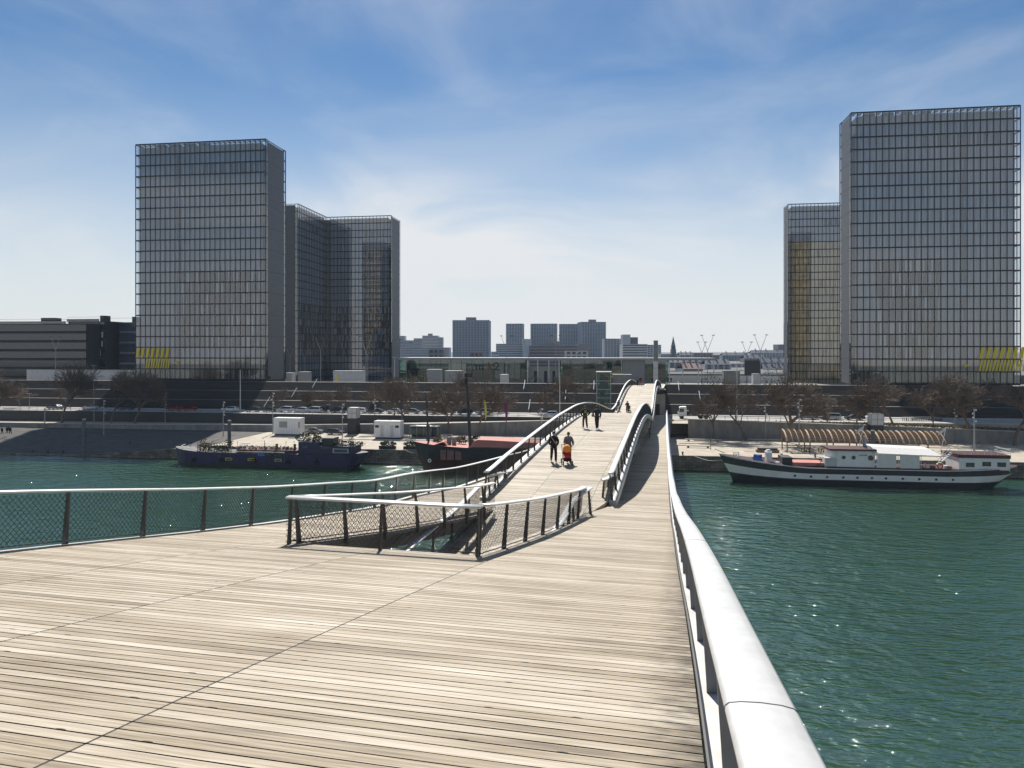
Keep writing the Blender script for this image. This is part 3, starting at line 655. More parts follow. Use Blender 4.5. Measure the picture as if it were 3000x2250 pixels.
for x0, x1, yt, d, wl, fl, rf, lb in [
    (1990, 2036, 1040, 950, 'wallB', 5, 'slate', 'low block next to the church spire'), (2033, 2088, 1034, 900, 'wallC', 6, None, 'brown flat roofed block behind the left pair of forked lamps'),
    (2087, 2117, 1040, 930, 'wallC', 5, None, 'small brown block right of the flat roofed brown block'), (2116, 2202, 1041, 900, 'wallA', 5, 'slate', 'long grey roofed block between the forked lamps'),
    (2200, 2300, 1034, 850, 'wallB', 6, 'slate', 'long pale block left of the golden brown glass tower'), (2279, 2298, 1009, 900, 'wallC', 10, None, 'pinkish stair tower rising above the long pale block'),
    (1960, 2010, 1062, 520, 'wallB', 3, 'slate', 'grey house beneath the church spire'), (2008, 2070, 1060, 560, 'wallB', 4, 'slate', 'pale house with slate roof behind the portico posts'),
    (2066, 2140, 1068, 480, 'wallB', 3, 'slate', 'long house with blue slate roof and bright skylights'), (2138, 2190, 1064, 540, 'wallD', 3, None, 'white flat roofed house left of the dark billboard'),
    (2000, 2060, 1081, 430, 'wallD', 2, 'rtile', 'low house with a pink tiled roof behind the portico'), (2226, 2300, 1062, 600, 'wallB', 4, 'slate', 'grey house right of the dark billboard'),
    (2236, 2298, 1082, 470, 'wallD', 2, 'slate', 'low white house at the foot of the golden brown tower'), (2180, 2240, 1050, 700, 'wallC', 5, 'slate', 'brown house peeping over the dark billboard'), (1440, 1460, 1030, 800, 'wallB', 3, None, 'tiny pale block between the ribbed slab and the low grey block'),
    (1255, 1300, 1023, 520, 'wallC', 4, None, 'brown house above the left end of the pavilion roof'), (1376, 1416, 1031, 520, 'wallC', 3, None, 'brown house in front of the lone ribbed slab')]:
    block('house', x0, x1, yt, d, wl, fl, lb, 'grid' if fl > 2 else 'band', 16, R(rc.uniform(-8, 4)), rf, 'house', C_)
# church with spire
d = 900; o = empty('church_spire', ((1974-1500)/F*d, d, 11), 0, 'dark pointed church spire alone against the pale sky', 'church')
b = MB(); zb = EYE-(1045-YH)/F*d-11; zs = EYE-(1018-YH)/F*d-11; zt = EYE-(985-YH)/F*d-11
b.box(-3, 3, 0, 6, 0, zs-2); b.build('tower', 'slate', o)
b = MB(); b.box(-2.4, 2.4, .6, 5.4, zs-2, zs+2.5); b.build('belfry', 'slate', o)
b = MB(); b.cyl(0, 3, zs+2.5, zt, 2.5, .12, 8); b.build('spire', 'slate', o)
for i in range(2):
    b = MB(); b.box(-1.5+i*1.7, -.3+i*1.7, .35, .62, zs-1.4, zs+1.2); b.build('louvre', 'black', o)

# ================================================================ office blocks left of the towers
def terraces(u0, u1, v0, zt, floors, label, turn, mats=('black', 'cglass'), lit=True, name='office_building'):
    um = (u0+u1)/2; o = bank(name, um, v0, LB, label, 'office building', None, turn); h = (u1-u0)/2; H = zt-LB; fh = H/floors
    b = MB(); b.box(-h, h, .6, 26, 0, H); b.build('wall', mats[0], o)
    for k in range(floors):
        b = MB(); b.box(-h*.99, h*.99, .35, .62, k*fh+.6, (k+1)*fh-.45); b.build('window_band', mats[1], o)
        b = MB(); b.box(-h, h, -.5, .62, (k+1)*fh-.40, (k+1)*fh-.12); b.build('balcony_slab', 'slab', o)
    if lit:
        b = MB(); b.box(-h, h*.7, -.4, .5, H+.02, H+.9); b.build('roof_parapet', 'kerb', o)
    b = MB(); b.tube([(-h, -.3, H+1.7), (h, -.3, H+1.7)], .05, 4); b.build('roof_rail', 'grey', o)
    b = MB(); b.box(h*.2, h*.4, 6, 10, H, H+2.6); b.build('roof_plant', 'dark', o)
    return o
terraces(pixv(-120, 262), pixv(200, 250), 258, zat(100, 948, 258), 7, 'long dark terraced office building at the far left edge', R(3))
ob = terraces(pixv(196, 268), pixv(306, 268), 268, zat(250, 941, 268), 7, 'darker office wing with a row of pale windows beside the terraced building', R(-2))
oh = (pixv(306, 268)-pixv(196, 268))/2; fh_ = (zat(250, 941, 268)-LB)/7
for k, zf in ((5, .5), (4, .5), (3, .5)):
    for i in range(8):
        if k == 3 and i % 3: continue
        b = MB(); x = -oh*.12+i*oh*.135; b.box(x, x+oh*rc.choice((.075, .10, .11)), .30, .346, (k)*fh_+.8, (k+1)*fh_-.7); b.build('pale_window', 'offwhite', ob)
terraces(pixv(300, 276), pixv(398, 276), 276, zat(350, 944, 276), 6, 'blue glass office block half behind the left front tower', R(-1), ('grey', 'win'), False)
def hoarding(x0, x1, yt, v, m, label, cat='hoarding', name='hoarding', th=.3, zb=LB):
    u0, u1 = pixv(x0, v), pixv(x1, v); o = bank(name, (u0+u1)/2, v, zb, label, cat); h = (u1-u0)/2; H = zat((x0+x1)/2, yt, v)-zb
    n = max(2, int((u1-u0)/2.4))
    for i in range(n):
        b = MB(); b.box(-h+2*h*i/n+.01, -h+2*h*(i+1)/n-.02, 0, th, 0, H); b.build('panel', m, o)
    b = MB(); b.box(-h, h, -.06, th+.05, H+.01, H+.12); b.build('top_rail', 'grey', o)
    return o
hoarding(78, 395, 1084, 236, 'offwhite', 'long pale site hoarding at the foot of the office buildings on the left')

# ================================================================ cinema pavilion on the far side of the esplanade
VP = 300
o = bank('pavilion', 0, VP, LB, 'long flat roofed glass pavilion stretching across the middle behind the steps', 'pavilion')
U = lambda x: pixv(x, VP)
zr = zat(1500, 1048, VP)-LB
b = MB(); b.box(U(1176), U(2092), -4.5, 16, zr-.9, zr); b.build('roof', 'grey', o)
for x0, x1 in ((1170, 1540), (1640, 1823), (1889, 1957)):
    b = MB(); b.box(U(x0), U(x1), -.05, .0, 0, zr-.92); b.build('glass_wall', 'pglass', o)
    n = max(2, int((U(x1)-U(x0))/4.5))
    for i in range(n+1):
        xx = U(x0)+(U(x1)-U(x0))*i/n; b = MB(); b.box(xx-.07, xx+.07, -.14, .06, 0, zr-.94); b.build('mullion', 'dark', o)
    b = MB(); b.box(U(x0)+.3, U(x1)-.3, .3, 9, zr*.46, zr*.52); b.build('floor_slab', 'grey', o)
    b = MB(); b.box(U(x0)+.3, U(x1)-.3, 9.5, 10, 0, zr-.95); b.build('back_wall', 'core', o)
for x0, x1 in ((1226, 1244), (1250, 1260), (1264, 1282), (1287, 1300), (1306, 1322), (1226, 1250), (1186, 1210)):
    up = x0 != 1226 or x1 == 1244
    b = MB(); b.box(U(x0), U(x1), 8.9, 9.2, zr*.58 if up else zr*.05, zr*.82 if up else zr*.42); b.build('lit_panel', 'offwhite', o)
b = MB(); b.box(U(1823.5), U(1888.5), -1.2, 10, 0, zr-.93); b.build('clad_block', 'grey', o)
for k in range(7):
    b = MB(); b.box(U(1824), U(1888), -1.3, -1.18, k*zr/7.5+.1, (k+1)*zr/7.5-.05); b.build('cladding_panel', 'offwhite' if False else 'grey', o)
for x in (1548, 1578, 1610, 1640, 1959, 1998, 2043, 2088):
    b = MB(); b.cyl(U(x), -3.6, 0, zr-.92, .22, n=10); b.build('column', 'white', o)
b = MB(); b.box(U(1541), U(1639), 6, 6.4, 0, zr*.66); b.build('screen_wall', 'offwhite', o)
for x in (1560, 1590, 1615):
    b = MB(); b.box(U(x), U(x+9), 5.7, 5.98, 0, zr*.5); b.build('doorway', 'dark', o)
for ch, x, col in (('m', 1392, 'dark'), ('k', 1428, 'brick'), ('2', 1447, 'dark')):
    cu = bpy.data.curves.new('letter', 'FONT'); cu.body = ch; cu.size = 5.0; cu.extrude = .05
    to = bpy.data.objects.new('letter', cu); COL.objects.link(to); dg = bpy.context.evaluated_depsgraph_get(); dg.update()
    me = bpy.data.meshes.new_from_object(to.evaluated_get(dg)); bpy.data.objects.remove(to)
    t2 = bpy.data.objects.new('letter', me); COL.objects.link(t2); me.materials.clear(); me.materials.append(M[col]); t2.parent = o
    t2.location = (U(x), -.25, zr*.53); t2.rotation_euler = (R(90), 0, 0)
b = MB(); b.box(U(1790), U(1824), -1.6, -1.4, zr*.30, zr*.36); b.box(U(1790), U(1824), -1.6, -1.4, zr*.42, zr*.46); b.build('yellow_banner', 'yellow', o)

# ================================================================ esplanade furniture
def ylamp(x, yf, yt, v, label, k=1.0):
    u = pixv(x, v); o = bank('forked_lamp', u, v, LB, label, 'street lamp', 'forked lamps on the esplanade')
    zf = zat(x, yf, v)-LB; zt = zat(x, yt, v)-LB; sp = (zt-zf)*.38
    b = MB(); b.cyl(0, 0, 0, zf, .13*k, .09*k, 8); b.build('pole', 'grey', o)
    for s in (-1, 1):
        b = MB(); b.tube([(s*.05, 0, zf), (s*sp, 0, zt)], [.085*k, .06*k], 6); a = b.build('arm', 'grey', o)
        b = MB(); b.box(s*sp-.42*k, s*sp+.42*k, -.2, .2, zt, zt+.2*k); b.build('lamp_head', 'dark', a)
for i, (x, yf, yt, v, lb) in enumerate([(939, 1026, 986, 236, 'tall forked lamp in front of the open book tower, left one'), (1072, 1032, 986, 236, 'tall forked lamp near the right edge of the open book tower'), (1076, 1041, 1005, 275, 'smaller forked lamp just behind the right one at the open book tower'),
    (1190, 1038, 1004, 275, 'forked lamp at the left end of the pavilion'), (1484, 1026, 985, 236, 'tall forked lamp against the slim grey tower'), (1628, 1016, 984, 236, 'tall forked lamp against the gap between the grey towers'), (1548, 1038, 1003, 275, 'smaller forked lamp at the open bay of the pavilion'),
    (2073, 1027, 983, 236, 'taller lamp of the pair right of the church spire'), (2056, 1033, 1003, 268, 'shorter lamp of the pair right of the church spire'), (2228, 1027, 982, 236, 'taller lamp of the pair left of the golden tower'), (2188, 1037, 1003, 268, 'shorter lamp of the pair left of the golden tower'), (163, 1026, 988, 232, 'forked lamp before the dark terraced offices at far left'),
    (850, 1048, 1019, 300, 'small far forked lamp between the two left towers'), (893, 1049, 1022, 300, 'small far forked lamp at the left wing of the open book tower')]): ylamp(x, yf, yt, v, lb, 1 if v < 250 else 1.1)
def cube_box(x0, x1, yt, v, m, label, cat, name, depth=2.4, ms='grey', zb=LB, extra=None):
    u0, u1 = pixv(x0, v), pixv(x1, v); o = bank(name, (u0+u1)/2, v, zb, label, cat); h = (u1-u0)/2; H = zat((x0+x1)/2, yt, v)-zb
    b = MB(); b.box(-h, h, 0, depth, 0, H); b.build('body', m, o)
    for zz in (H*.33, H*.66):
        b = MB(); b.box(-h-.02, h+.02, -.03, -.004, zz-.03, zz+.03); b.build('joint_strip', ms, o)
    b = MB(); b.box(-h-.06, h+.06, -.06, depth+.06, H+.004, H+.1); b.build('cap', ms, o)
    if extra: extra(o, h, H)
    return o
def ykiosk(o, h, H):
    b = MB(); b.box(-h*.9, -h*.45, -.05, -.008, H*.16, H*.24); b.build('lettering_strip', 'yellow', o)
    b = MB(); b.box(-h*.78, -h*.64, -.05, -.008, H*.6, H*.85); b.build('emblem', 'yellow', o)
cube_box(976, 1061, 1087, 218, 'offwhite', 'long pale container kiosk with small yellow marks at the top of the steps', 'kiosk', 'container_kiosk', 3, extra=ykiosk)
cube_box(1250, 1290, 1083, 230, 'grey', 'tall grey clad box behind the dark leaning mast', 'utility box', 'utility_box', 3)
cube_box(1303, 1353, 1087, 226, 'grey', 'wide grey box wall right of the tall grey clad box', 'utility box', 'utility_box', 3)
cube_box(1465, 1487, 1098, 228, 'offwhite', 'small pale box near the middle lamp of the pavilion', 'utility box', 'utility_box', 3)
cube_box(2120, 2168, 1087, 224, 'conc', 'square concrete block right of the portico on the esplanade', 'concrete block', 'concrete_block', 3)
cube_box(2207, 2226, 1096, 228, 'offwhite', 'small pale block under the dark billboard', 'concrete block', 'concrete_block', 3)
cube_box(835, 855, 1093, 240, 'offwhite', 'small pale cabin at the foot of the left tower end wall', 'kiosk', 'kiosk', 3)
cube_box(873, 903, 1090, 250, 'grey', 'grey cabin in front of the open book tower left wing', 'kiosk', 'kiosk', 3)
cube_box(1795, 1850, 1098, 232, 'conc', 'low concrete wall box behind the far crest of the bridge', 'concrete block', 'concrete_block', 3)
o = bank('billboard', pixv(2205, 250), 250, LB, 'large blank dark billboard between the forked lamps', 'billboard'); hw = (pixv(2228, 250)-pixv(2181, 250))/2
b = MB(); b.box(-hw, hw, 0, .5, zat(2205, 1099, 250)-LB, zat(2205, 1056, 250)-LB); b.build('board', 'hullgrey', o)
for s in (-.7, .7):
    b = MB(); b.box(hw*s-.12, hw*s+.12, .1, .4, 0, zat(2205, 1099, 250)-LB); b.build('post', 'dark', o)
# tall totem
o = bank('totem', pixv(1921.5, 232), 232, LB, 'tall slender grey panelled totem at the far end of the bridge', 'totem')
H = zat(1921, 997, 232)-LB; w_ = (pixv(1928, 232)-pixv(1915.5, 232))/2
for k in range(8):
    b = MB(); b.box(-w_, w_, 0, 1.3, k*H/8+.02, (k+1)*H/8-.03); b.build('panel', 'conc' if k > 4 else 'offwhite', o)
b = MB(); b.box(-w_*.9, w_*.9, .1, 1.2, 0, H-.05); b.build('core', 'dark', o)
# pale service strip and hoarding on the right of the pavilion
hoarding(1955, 2300, 1101, 330, 'white', 'long low white wall beyond the portico on the right')
# esplanade balustrade
def fence(u0, u1, v, z, h, step, label, m='grey', rails=(1.0, .55), name='balustrade', slope=0, r=.03):
    o = bank(name, u0, v, z, label, name.replace('_', ' ')); L = u1-u0
    for f in rails:
        b = MB(); b.tube([(0, 0, h*f), (L, 0, h*f)], r, 5); b.build('rail', m, o)
    b = MB(); b.cyl(0, 0, 0, h, r*1.3, n=5); p0 = b.build('post', m, o)
    k = 1
    while k*step <= L:
        c = p0.copy(); COL.objects.link(c); c.location = (k*step, 0, 0); k += 1
    return o
fence(pixv(830, 217), pixv(974, 217), V_TOP+.6, LB, 1.1, 1.8, 'pale balustrade at the top of the steps left of the container kiosk', 'offwhite', (1, .7, .4))
fence(pixv(1063, 217), pixv(1760, 217), V_TOP+.6, LB, 1.1, 2.4, 'pale balustrade at the top of the steps between kiosk and bridge', 'offwhite', (1, .5))
fence(pixv(1945, 217), pixv(2470, 217), V_TOP+.6, LB, 1.1, 2.4, 'pale balustrade at the top of the steps right of the bridge', 'offwhite', (1, .5))
# stair handrails: bright bars lying on the flights
for i, (x, fl, where) in enumerate([(922, 0, 'upper flight, nearest the left tower shadow'), (1536, 0, 'upper flight, left of the glass lift'), (1740, 0, 'upper flight, touching the glass lift'), (1988, 0, 'upper flight, right of the bridge'),
    (862, 1, 'middle flight, nearest the left tower shadow'), (1657, 1, 'middle flight, left of the glass lift'), (2050, 1, 'middle flight, right of the bridge'), (782, 2, 'lowest flight, at the edge of the left tower shadow'), (1551, 2, 'lowest flight, left of the glass lift'), (2134, 2, 'lowest flight, right of the bridge by the truck')]):
    v1, z1 = prof[min(71, fl and (24*(3-fl)-1) or 71)]; v0, z0 = prof[24*(2-fl)]
    u = pixv(x, (v0+v1)/2); o = bank('stair_handrail', u, v0, z0, 'white sloping stair handrail on the '+where, 'handrail', 'handrails on the dark steps')
    b = MB(); b.tube([(0, .2, 1.0), (0, v1-v0-.1, z1-z0+1.0)], .09, 6); b.build('rail', 'white', o)
    for f in (.08, .5, .93):
        b = MB(); b.cyl(0, (v1-v0)*f, (z1-z0)*f, (z1-z0)*f+.98, .03, n=5); b.build('post', 'grey', o)

# ================================================================ glass lift and stair block at the bridge landing
u, v = pixv(1768.5, 190), 190; zt = zat(1768, 1092, v)
o = bank('glass_lift', u, v, Z_ROAD, 'green glass lift shaft rising beside the steps left of the bridge', 'lift'); H = zt-Z_ROAD; h = (pixv(1789, 190)-pixv(1748, 190))/2
for a in ((-h, -h, h, -h), (h, -h, h, h), (h, h, -h, h), (-h, h, -h, -h)):
    b = MB(); b.quad((a[0], a[1]+h, .1), (a[2], a[3]+h, .1), (a[2], a[3]+h, H), (a[0], a[1]+h, H)); b.build('glass_panel', 'gglass', o)
for sx in (-1, 1):
    for sy in (0, 2):
        b = MB(); b.box(sx*h-.09, sx*h+.09, sy*h-.09, sy*h+.09, 0, H+.05); b.build('corner_post', 'grey', o)
for k in range(6):
    b = MB(); b.box(-h+.1, h-.1, -.06, .06, k*H/5-.07+.1, k*H/5+.07+.1); b.build('cross_bar', 'grey', o)
b = MB(); b.box(-h-.2, h+.2, -.2, 2*h+.2, H+.1, H+.3); b.build('roof', 'offwhite', o)
b = MB(); b.box(-h*.55, h*.1, h*.5, h*1.5, .2, H-.6); b.build('shaft_core', 'dark', o)
b = MB(); b.box(-h*.5, h*.6, h*.35, h*1.2, H-4.2, H-1.2); b.build('lift_car', 'dark', o)
u0, u1 = pixv(1918, 184), pixv(1949, 184)
o = bank('stair_block', (u0+u1)/2, 184, Z_ROAD, 'square concrete stair block with dark doorway right of the far bridge rail', 'stair tower'); h = (u1-u0)/2; H = zat(1933, 1155, 184)-Z_ROAD
b = MB(); b.box(-h, h, 0, 3.4, 0, H); b.build('wall', 'conc', o)
b = MB(); b.box(-h*.85, -.1, -.06, -.004, .3, 3.6); b.build('doorway', 'black', o)
b = MB(); b.box(-h-.15, h+.15, -.2, 3.6, H+.9, H+1.2); b.build('roof', 'dark', o)
b = MB(); b.box(-h*.6, h*.6, .5, 3, H+.002, H+.9); b.build('lantern', 'dark', o)
# ================================================================ trees
def make_tree(seed, H=14.0, spread=1.0, trunk_f=.26):
    r = random.Random(seed); tr = MB(); cr = MB()
    def branch(p, d, L, rad, lev):
        n = 3 if lev < 3 else 2; pts = [p]; rr = [rad]
        for i in range(n):
            d = (d+Vector((r.uniform(-.28, .28), r.uniform(-.28, .28), r.uniform(-.06, .2)))).normalized(); pts.append(pts[-1]+d*L/n); rr.append(rad*(1-.55*(i+1)/n))
        (tr if lev == 0 else cr).tube(pts, rr, 7 if lev == 0 else 4 if lev < 3 else 3)
        if lev >= 5: return
        m = (6, 5, 5, 4, 3)[lev]
        for k in range(m):
            f = r.uniform(.45, 1) if lev else r.uniform(.72, 1); i = min(n-1, int(f*n)); q = pts[i].lerp(pts[i+1], f*n-i)
            ang = r.uniform(0, 6.283); tilt = r.uniform(.45, .95) if lev else r.uniform(.35, .85)
            a = d.cross(Vector((.3, .2, 1))).normalized() if abs(d.z) < .98 else Vector((1, 0, 0)); c = d.cross(a)
            nd = (d*math.cos(tilt)+(a*math.cos(ang)+c*math.sin(ang))*math.sin(tilt)*spread).normalized()
            if lev > 1 and nd.z < -.1: nd.z *= .3
            branch(q, nd, L*r.uniform(.55, .8)*(1.25 if lev == 0 else 1), max(.026, rad*.5), lev+1)
    branch(Vector((0, 0, -.2)), Vector((r.uniform(-.05, .05), 0, 1)), H*trunk_f, H*.0165, 0)
    top = max(p[2] for p in cr.v); k = H/top
    cr.v = [(a*k, b*k, c*k) for a, b, c in cr.v]; tr.v = [(a*k, b*k, c*k) for a, b, c in tr.v]
    return tr, cr
TV = []
for i, (sd, sp, tf) in enumerate([(3, 1.0, .26), (14, 1.25, .22), (25, .85, .30), (36, 1.1, .2)]):
    a, c = make_tree(sd, 14, sp, tf); ta = a.build('trunk', 'bark'); cc = c.build('crown', 'twig'); TV.append((ta.data, cc.data)); bpy.data.objects.remove(ta); bpy.data.objects.remove(cc)
rtree = random.Random(9)
def tree(x, v, zb, yt, label, var, wide=1.0):
    H = zat(x, yt, v)-zb; o = bank('bare_tree', pixv(x, v), v, zb, label, 'tree', 'bare winter trees along the bank', rtree.uniform(0, 6.28)); k = H/14
    for nm, me in zip(('trunk', 'crown'), TV[var]):
        c = bpy.data.objects.new(nm, me); COL.objects.link(c); c.parent = o
    o.scale = (k*wide, k*wide, k)
for x, v, zb, yt, lb, var, wd in [
    (-8, 172.5, 3.4, 1062, 'bare tree cut by the left edge of the picture', 1, 1.0), (181, 174, 3.5, 1040, 'tallest bare tree on the left before the terraced offices', 0, .85), (324, 174, 3.6, 1068, 'bare straight trunked tree just left of the left front tower', 2, .8), (394, 174, 3.7, 1064, 'bare tree in front of the yellow stripes of the left tower', 3, .75),
    (58, 193, Z_ROAD, 1128, 'small bare tree on the road at far left by the sunlit kerb', 0, 1.2), (207, 193, Z_ROAD, 1128, 'small bare tree behind the first dark car on the left', 2, 1.2), (819, 193, Z_ROAD, 1132, 'small bare tree at the edge of the tower shadow on the steps', 1, 1.0), (891, 193, Z_ROAD, 1145, 'shortest bare tree behind the silver cars left of the white cabin', 3, 1.2),
    (916, 193, Z_ROAD, 1136, 'small bare tree close right of the shortest one behind the silver cars', 0, 1.0), (981, 193, Z_ROAD, 1140, 'small bare tree left of the concrete lift pylon', 2, 1.2), (1008, 193, Z_ROAD, 1124, 'rounded small bare tree directly behind the left lift pylon', 1, 1.0), (1078, 193, Z_ROAD, 1133, 'small bare tree between the lift pylon and the second cabin', 0, 1.2),
    (1156, 181, Z_ROAD, 1092, 'tall thin bare tree above the second white cabin', 2, .9), (1174, 169, Z_QUAY, 1080, 'tall bare tree beside the second white cabin on the quay', 0, .95), (1263, 193, Z_ROAD, 1124, 'small brown tree between the two ship masts', 1, 1.1), (1313, 169, Z_QUAY, 1112, 'bare tree on the quay left of the leaning mast', 3, .9),
    (1372, 193, Z_ROAD, 1078, 'tall brown tree behind the leaning mast at the pavilion', 1, .9), (1401, 169, Z_QUAY, 1102, 'bare tree on the quay next to the yellow flag', 0, .9), (1462, 193, Z_ROAD, 1126, 'small brown tree behind the purple flag', 2, 1.2), (1575, 193, Z_ROAD, 1138, 'small brown tree above the lone silver car by the bridge', 3, 1.2),
    (1690, 192, Z_ROAD, 1084, 'tall brown tree just left of the glass lift', 0, 1.0), (2090, 169, Z_QUAY, 1102, 'bare tree on the quay behind the white truck', 1, .95), (2186, 169, Z_QUAY, 1108, 'bare tree on the quay right of the truck', 2, .95), (2292, 168, Z_QUAY, 1082, 'large forked bare tree left of the timber pergola', 3, .95), (2368, 193, Z_ROAD, 1140, 'small bare tree behind the first silver car on the right', 0, 1.3),
    (2510, 175, 5.0, 1142, 'small round bare tree left of the right lift pylon', 1, 1.2), (2619, 175, 4.6, 1086, 'bare tree just right of the right lift pylon', 0, 1.05), (2733, 175, 4.4, 1084, 'broad bare tree behind the middle of the pergola', 1, 1.05), (2852, 174, 4.0, 1082, 'bare tree behind the right end of the pergola', 3, 1.05), (2972, 168, Z_QUAY, 1070, 'largest bare tree at the right edge of the picture', 0, 1.0)]:
    tree(x, v, zb, yt, lb, var, wd)

def bush(b, cx, cy, cz, rx, ry, rz, n, size, r, m=0):           # leaf clump of small blades
    for i in range(n):
        a, t = r.uniform(0, 6.283), r.uniform(-1, 1); q = r.uniform(.45, 1)**.5; s = math.sqrt(1-t*t)
        p = Vector((cx+rx*q*s*math.cos(a), cy+ry*q*s*math.sin(a), cz+rz*q*t)); d = Vector((r.uniform(-1, 1), r.uniform(-1, 1), r.uniform(-.3, 1))).normalized()*size*r.uniform(.6, 1.3); e = d.cross(Vector((r.uniform(-1, 1), r.uniform(-1, 1), .3))).normalized()*size*.45
        b.quad(p, p+d*.5+e, p+d, p+d*.5-e, m)
rb = random.Random(21)
for x, v, yt, zb, lb in [(2275, 222, 1072, LB, 'dark evergreen bush on the esplanade left of the golden tower'), (2082, 222, 1098, LB, 'low dark bush on the esplanade near the portico'), (1566, 222, 1104, LB, 'small round shrub at the top of the steps before the pavilion bay'), (1230, 222, 1098, LB, 'low dark shrub at the left end of the pavilion')]:
    u = pixv(x, v); H = zat(x, yt, v)-zb; o = bank('shrub', u, v, zb, lb, 'shrub'); b = MB(); bush(b, 0, 0, H*.6, H*.42, H*.42, H*.45, 420, .34, rb); b.build('crown', 'leaf', o); b = MB(); b.cyl(0, 0, 0, H*.5, .1, n=6); b.build('trunk', 'bark', o)
o = bank('planted_bank', 0, 0, 0, 'overgrown grassy strip along the ramp on the right', 'ground cover'); o['kind'] = 'stuff'
b = MB()
for i in range(1500):
    x = rb.uniform(28, 135); bush(b, x, rb.uniform(174, 177.6), (6.05 if x < 60 else 6.05-(x-60)*.028)+.15, .4, .4, .3, 3, .35, rb)
b.build('ground_cover', 'dryleaf', o)['kind'] = 'stuff'

# ================================================================ cars
for k, c in dict(silver=(.50, .51, .52), white=(.75, .75, .74), black=(.018, .019, .022), grey=(.13, .14, .15), red=(.28, .02, .02), blue=(.05, .08, .16)).items():
    M['car_'+k] = mat('car_paint_'+k, c, .25, .25, .04, .5, spec=.7)
def make_car(kind):
    b = MB()
    if kind == 'hatch': pr = [(-2.0, .32), (-2.05, .75), (-1.98, .98), (-1.55, 1.40), (-.2, 1.47), (.55, 1.40), (1.2, .98), (1.85, .82), (2.05, .62), (2.05, .32)]; gl = [(-1.72, .98), (-1.38, 1.34), (-.2, 1.40), (.48, 1.34), (1.02, .98)]
    elif kind == 'sedan': pr = [(-2.25, .32), (-2.28, .80), (-2.2, .97), (-1.55, 1.02), (-.95, 1.38), (.1, 1.44), (.55, 1.36), (1.25, .96), (2.05, .80), (2.25, .6), (2.25, .32)]; gl = [(-1.35, 1.0), (-.88, 1.32), (.1, 1.37), (.48, 1.30), (1.05, .98)]
    else: pr = [(-2.2, .34), (-2.25, .85), (-2.15, 1.1), (-1.98, 1.62), (.3, 1.70), (.85, 1.58), (1.5, 1.05), (2.1, .88), (2.25, .65), (2.25, .34)]; gl = [(-1.98, 1.06), (-1.82, 1.53), (.3, 1.60), (.76, 1.5), (1.3, 1.05)]
    wz = lambda z: .86 if z < .9 else .86-(z-.9)*.36
    L = [(x, -wz(z), z) for x, z in pr]; Rr = [(x, wz(z), z) for x, z in pr]
    b.grid([L, Rr], 0, False); b.poly(L[::-1]); b.poly(Rr); b.quad(L[0], L[-1], Rr[-1], Rr[0])
    g = MB()
    for s in (-1, 1): g.poly([(x, s*(wz(z)+.008), z) for x, z in gl][::s])
    n = len(pr); zt = max(z for _, z in pr)
    for i in range(n-1):
        (x0, z0), (x1, z1) = pr[i], pr[i+1]
        if min(z0, z1) > .93 and abs(z1-z0) > .25:
            nx, nz = (z1-z0), -(x1-x0); l = math.hypot(nx, nz); nx, nz = -nx/l*.012, -nz/l*.012
            p = lambda f, s: (x0+(x1-x0)*f+nx, s*(wz(z0+(z1-z0)*f)-.1), z0+(z1-z0)*f+nz)
            g.quad(p(.1, -1), p(.9, -1), p(.9, 1), p(.1, 1))
    w = MB(); w.disc_y(0, -.1, 0, .32, .2, 14)
    hb = MB(); hb.disc_y(0, -.115, 0, .19, .23, 10)
    lt = MB(); lt.box(2.0, 2.07, -.14, .14, .62, .76)
    tl = MB(); tl.box(-2.08, -2.0, -.1, .1, .72, .92)
    o = empty('parked_car', (0, 0, 0)); o['category'] = 'car'
    b.build('body', 'car_silver', o); g.build('window_glass', 'cglass', o)
    for x in (-1.3, 1.32):
        for s in (-1, 1):
            t = w.build('wheel', 'black', o, loc=(x, s*.78, .32)); hb.build('rim', 'chrome', t)
    for s in (-1, 1): lt.build('headlight', 'chrome', o, loc=(0, s*.62, 0)); tl.build('tail_light', 'redfab', o, loc=(-.12 if kind != 'sedan' else -.16, s*.66, 0))
    return o
PROTO = {k: make_car(k) for k in ('hatch', 'sedan', 'mpv')}
used = {}
def car(x, kind, colour, label, v=187.8, z=Z_ROAD+.004, face=-1, group='cars in the row on the quayside road', tilt=0.0):
    if kind not in used: o = PROTO[kind]; used[kind] = 1
    else: o = copy_tree(PROTO[kind])
    o.location = w_uv(pixv(x, v), v, z); o.rotation_euler = (0, 0, -AL+(math.pi if face < 0 else 0)+tilt); o['label'] = label; o['group'] = group
    for ch in o.children:
        if ch.name.startswith('body'):
            ch.data = ch.data.copy(); ch.data.materials[0] = M['car_'+colour]
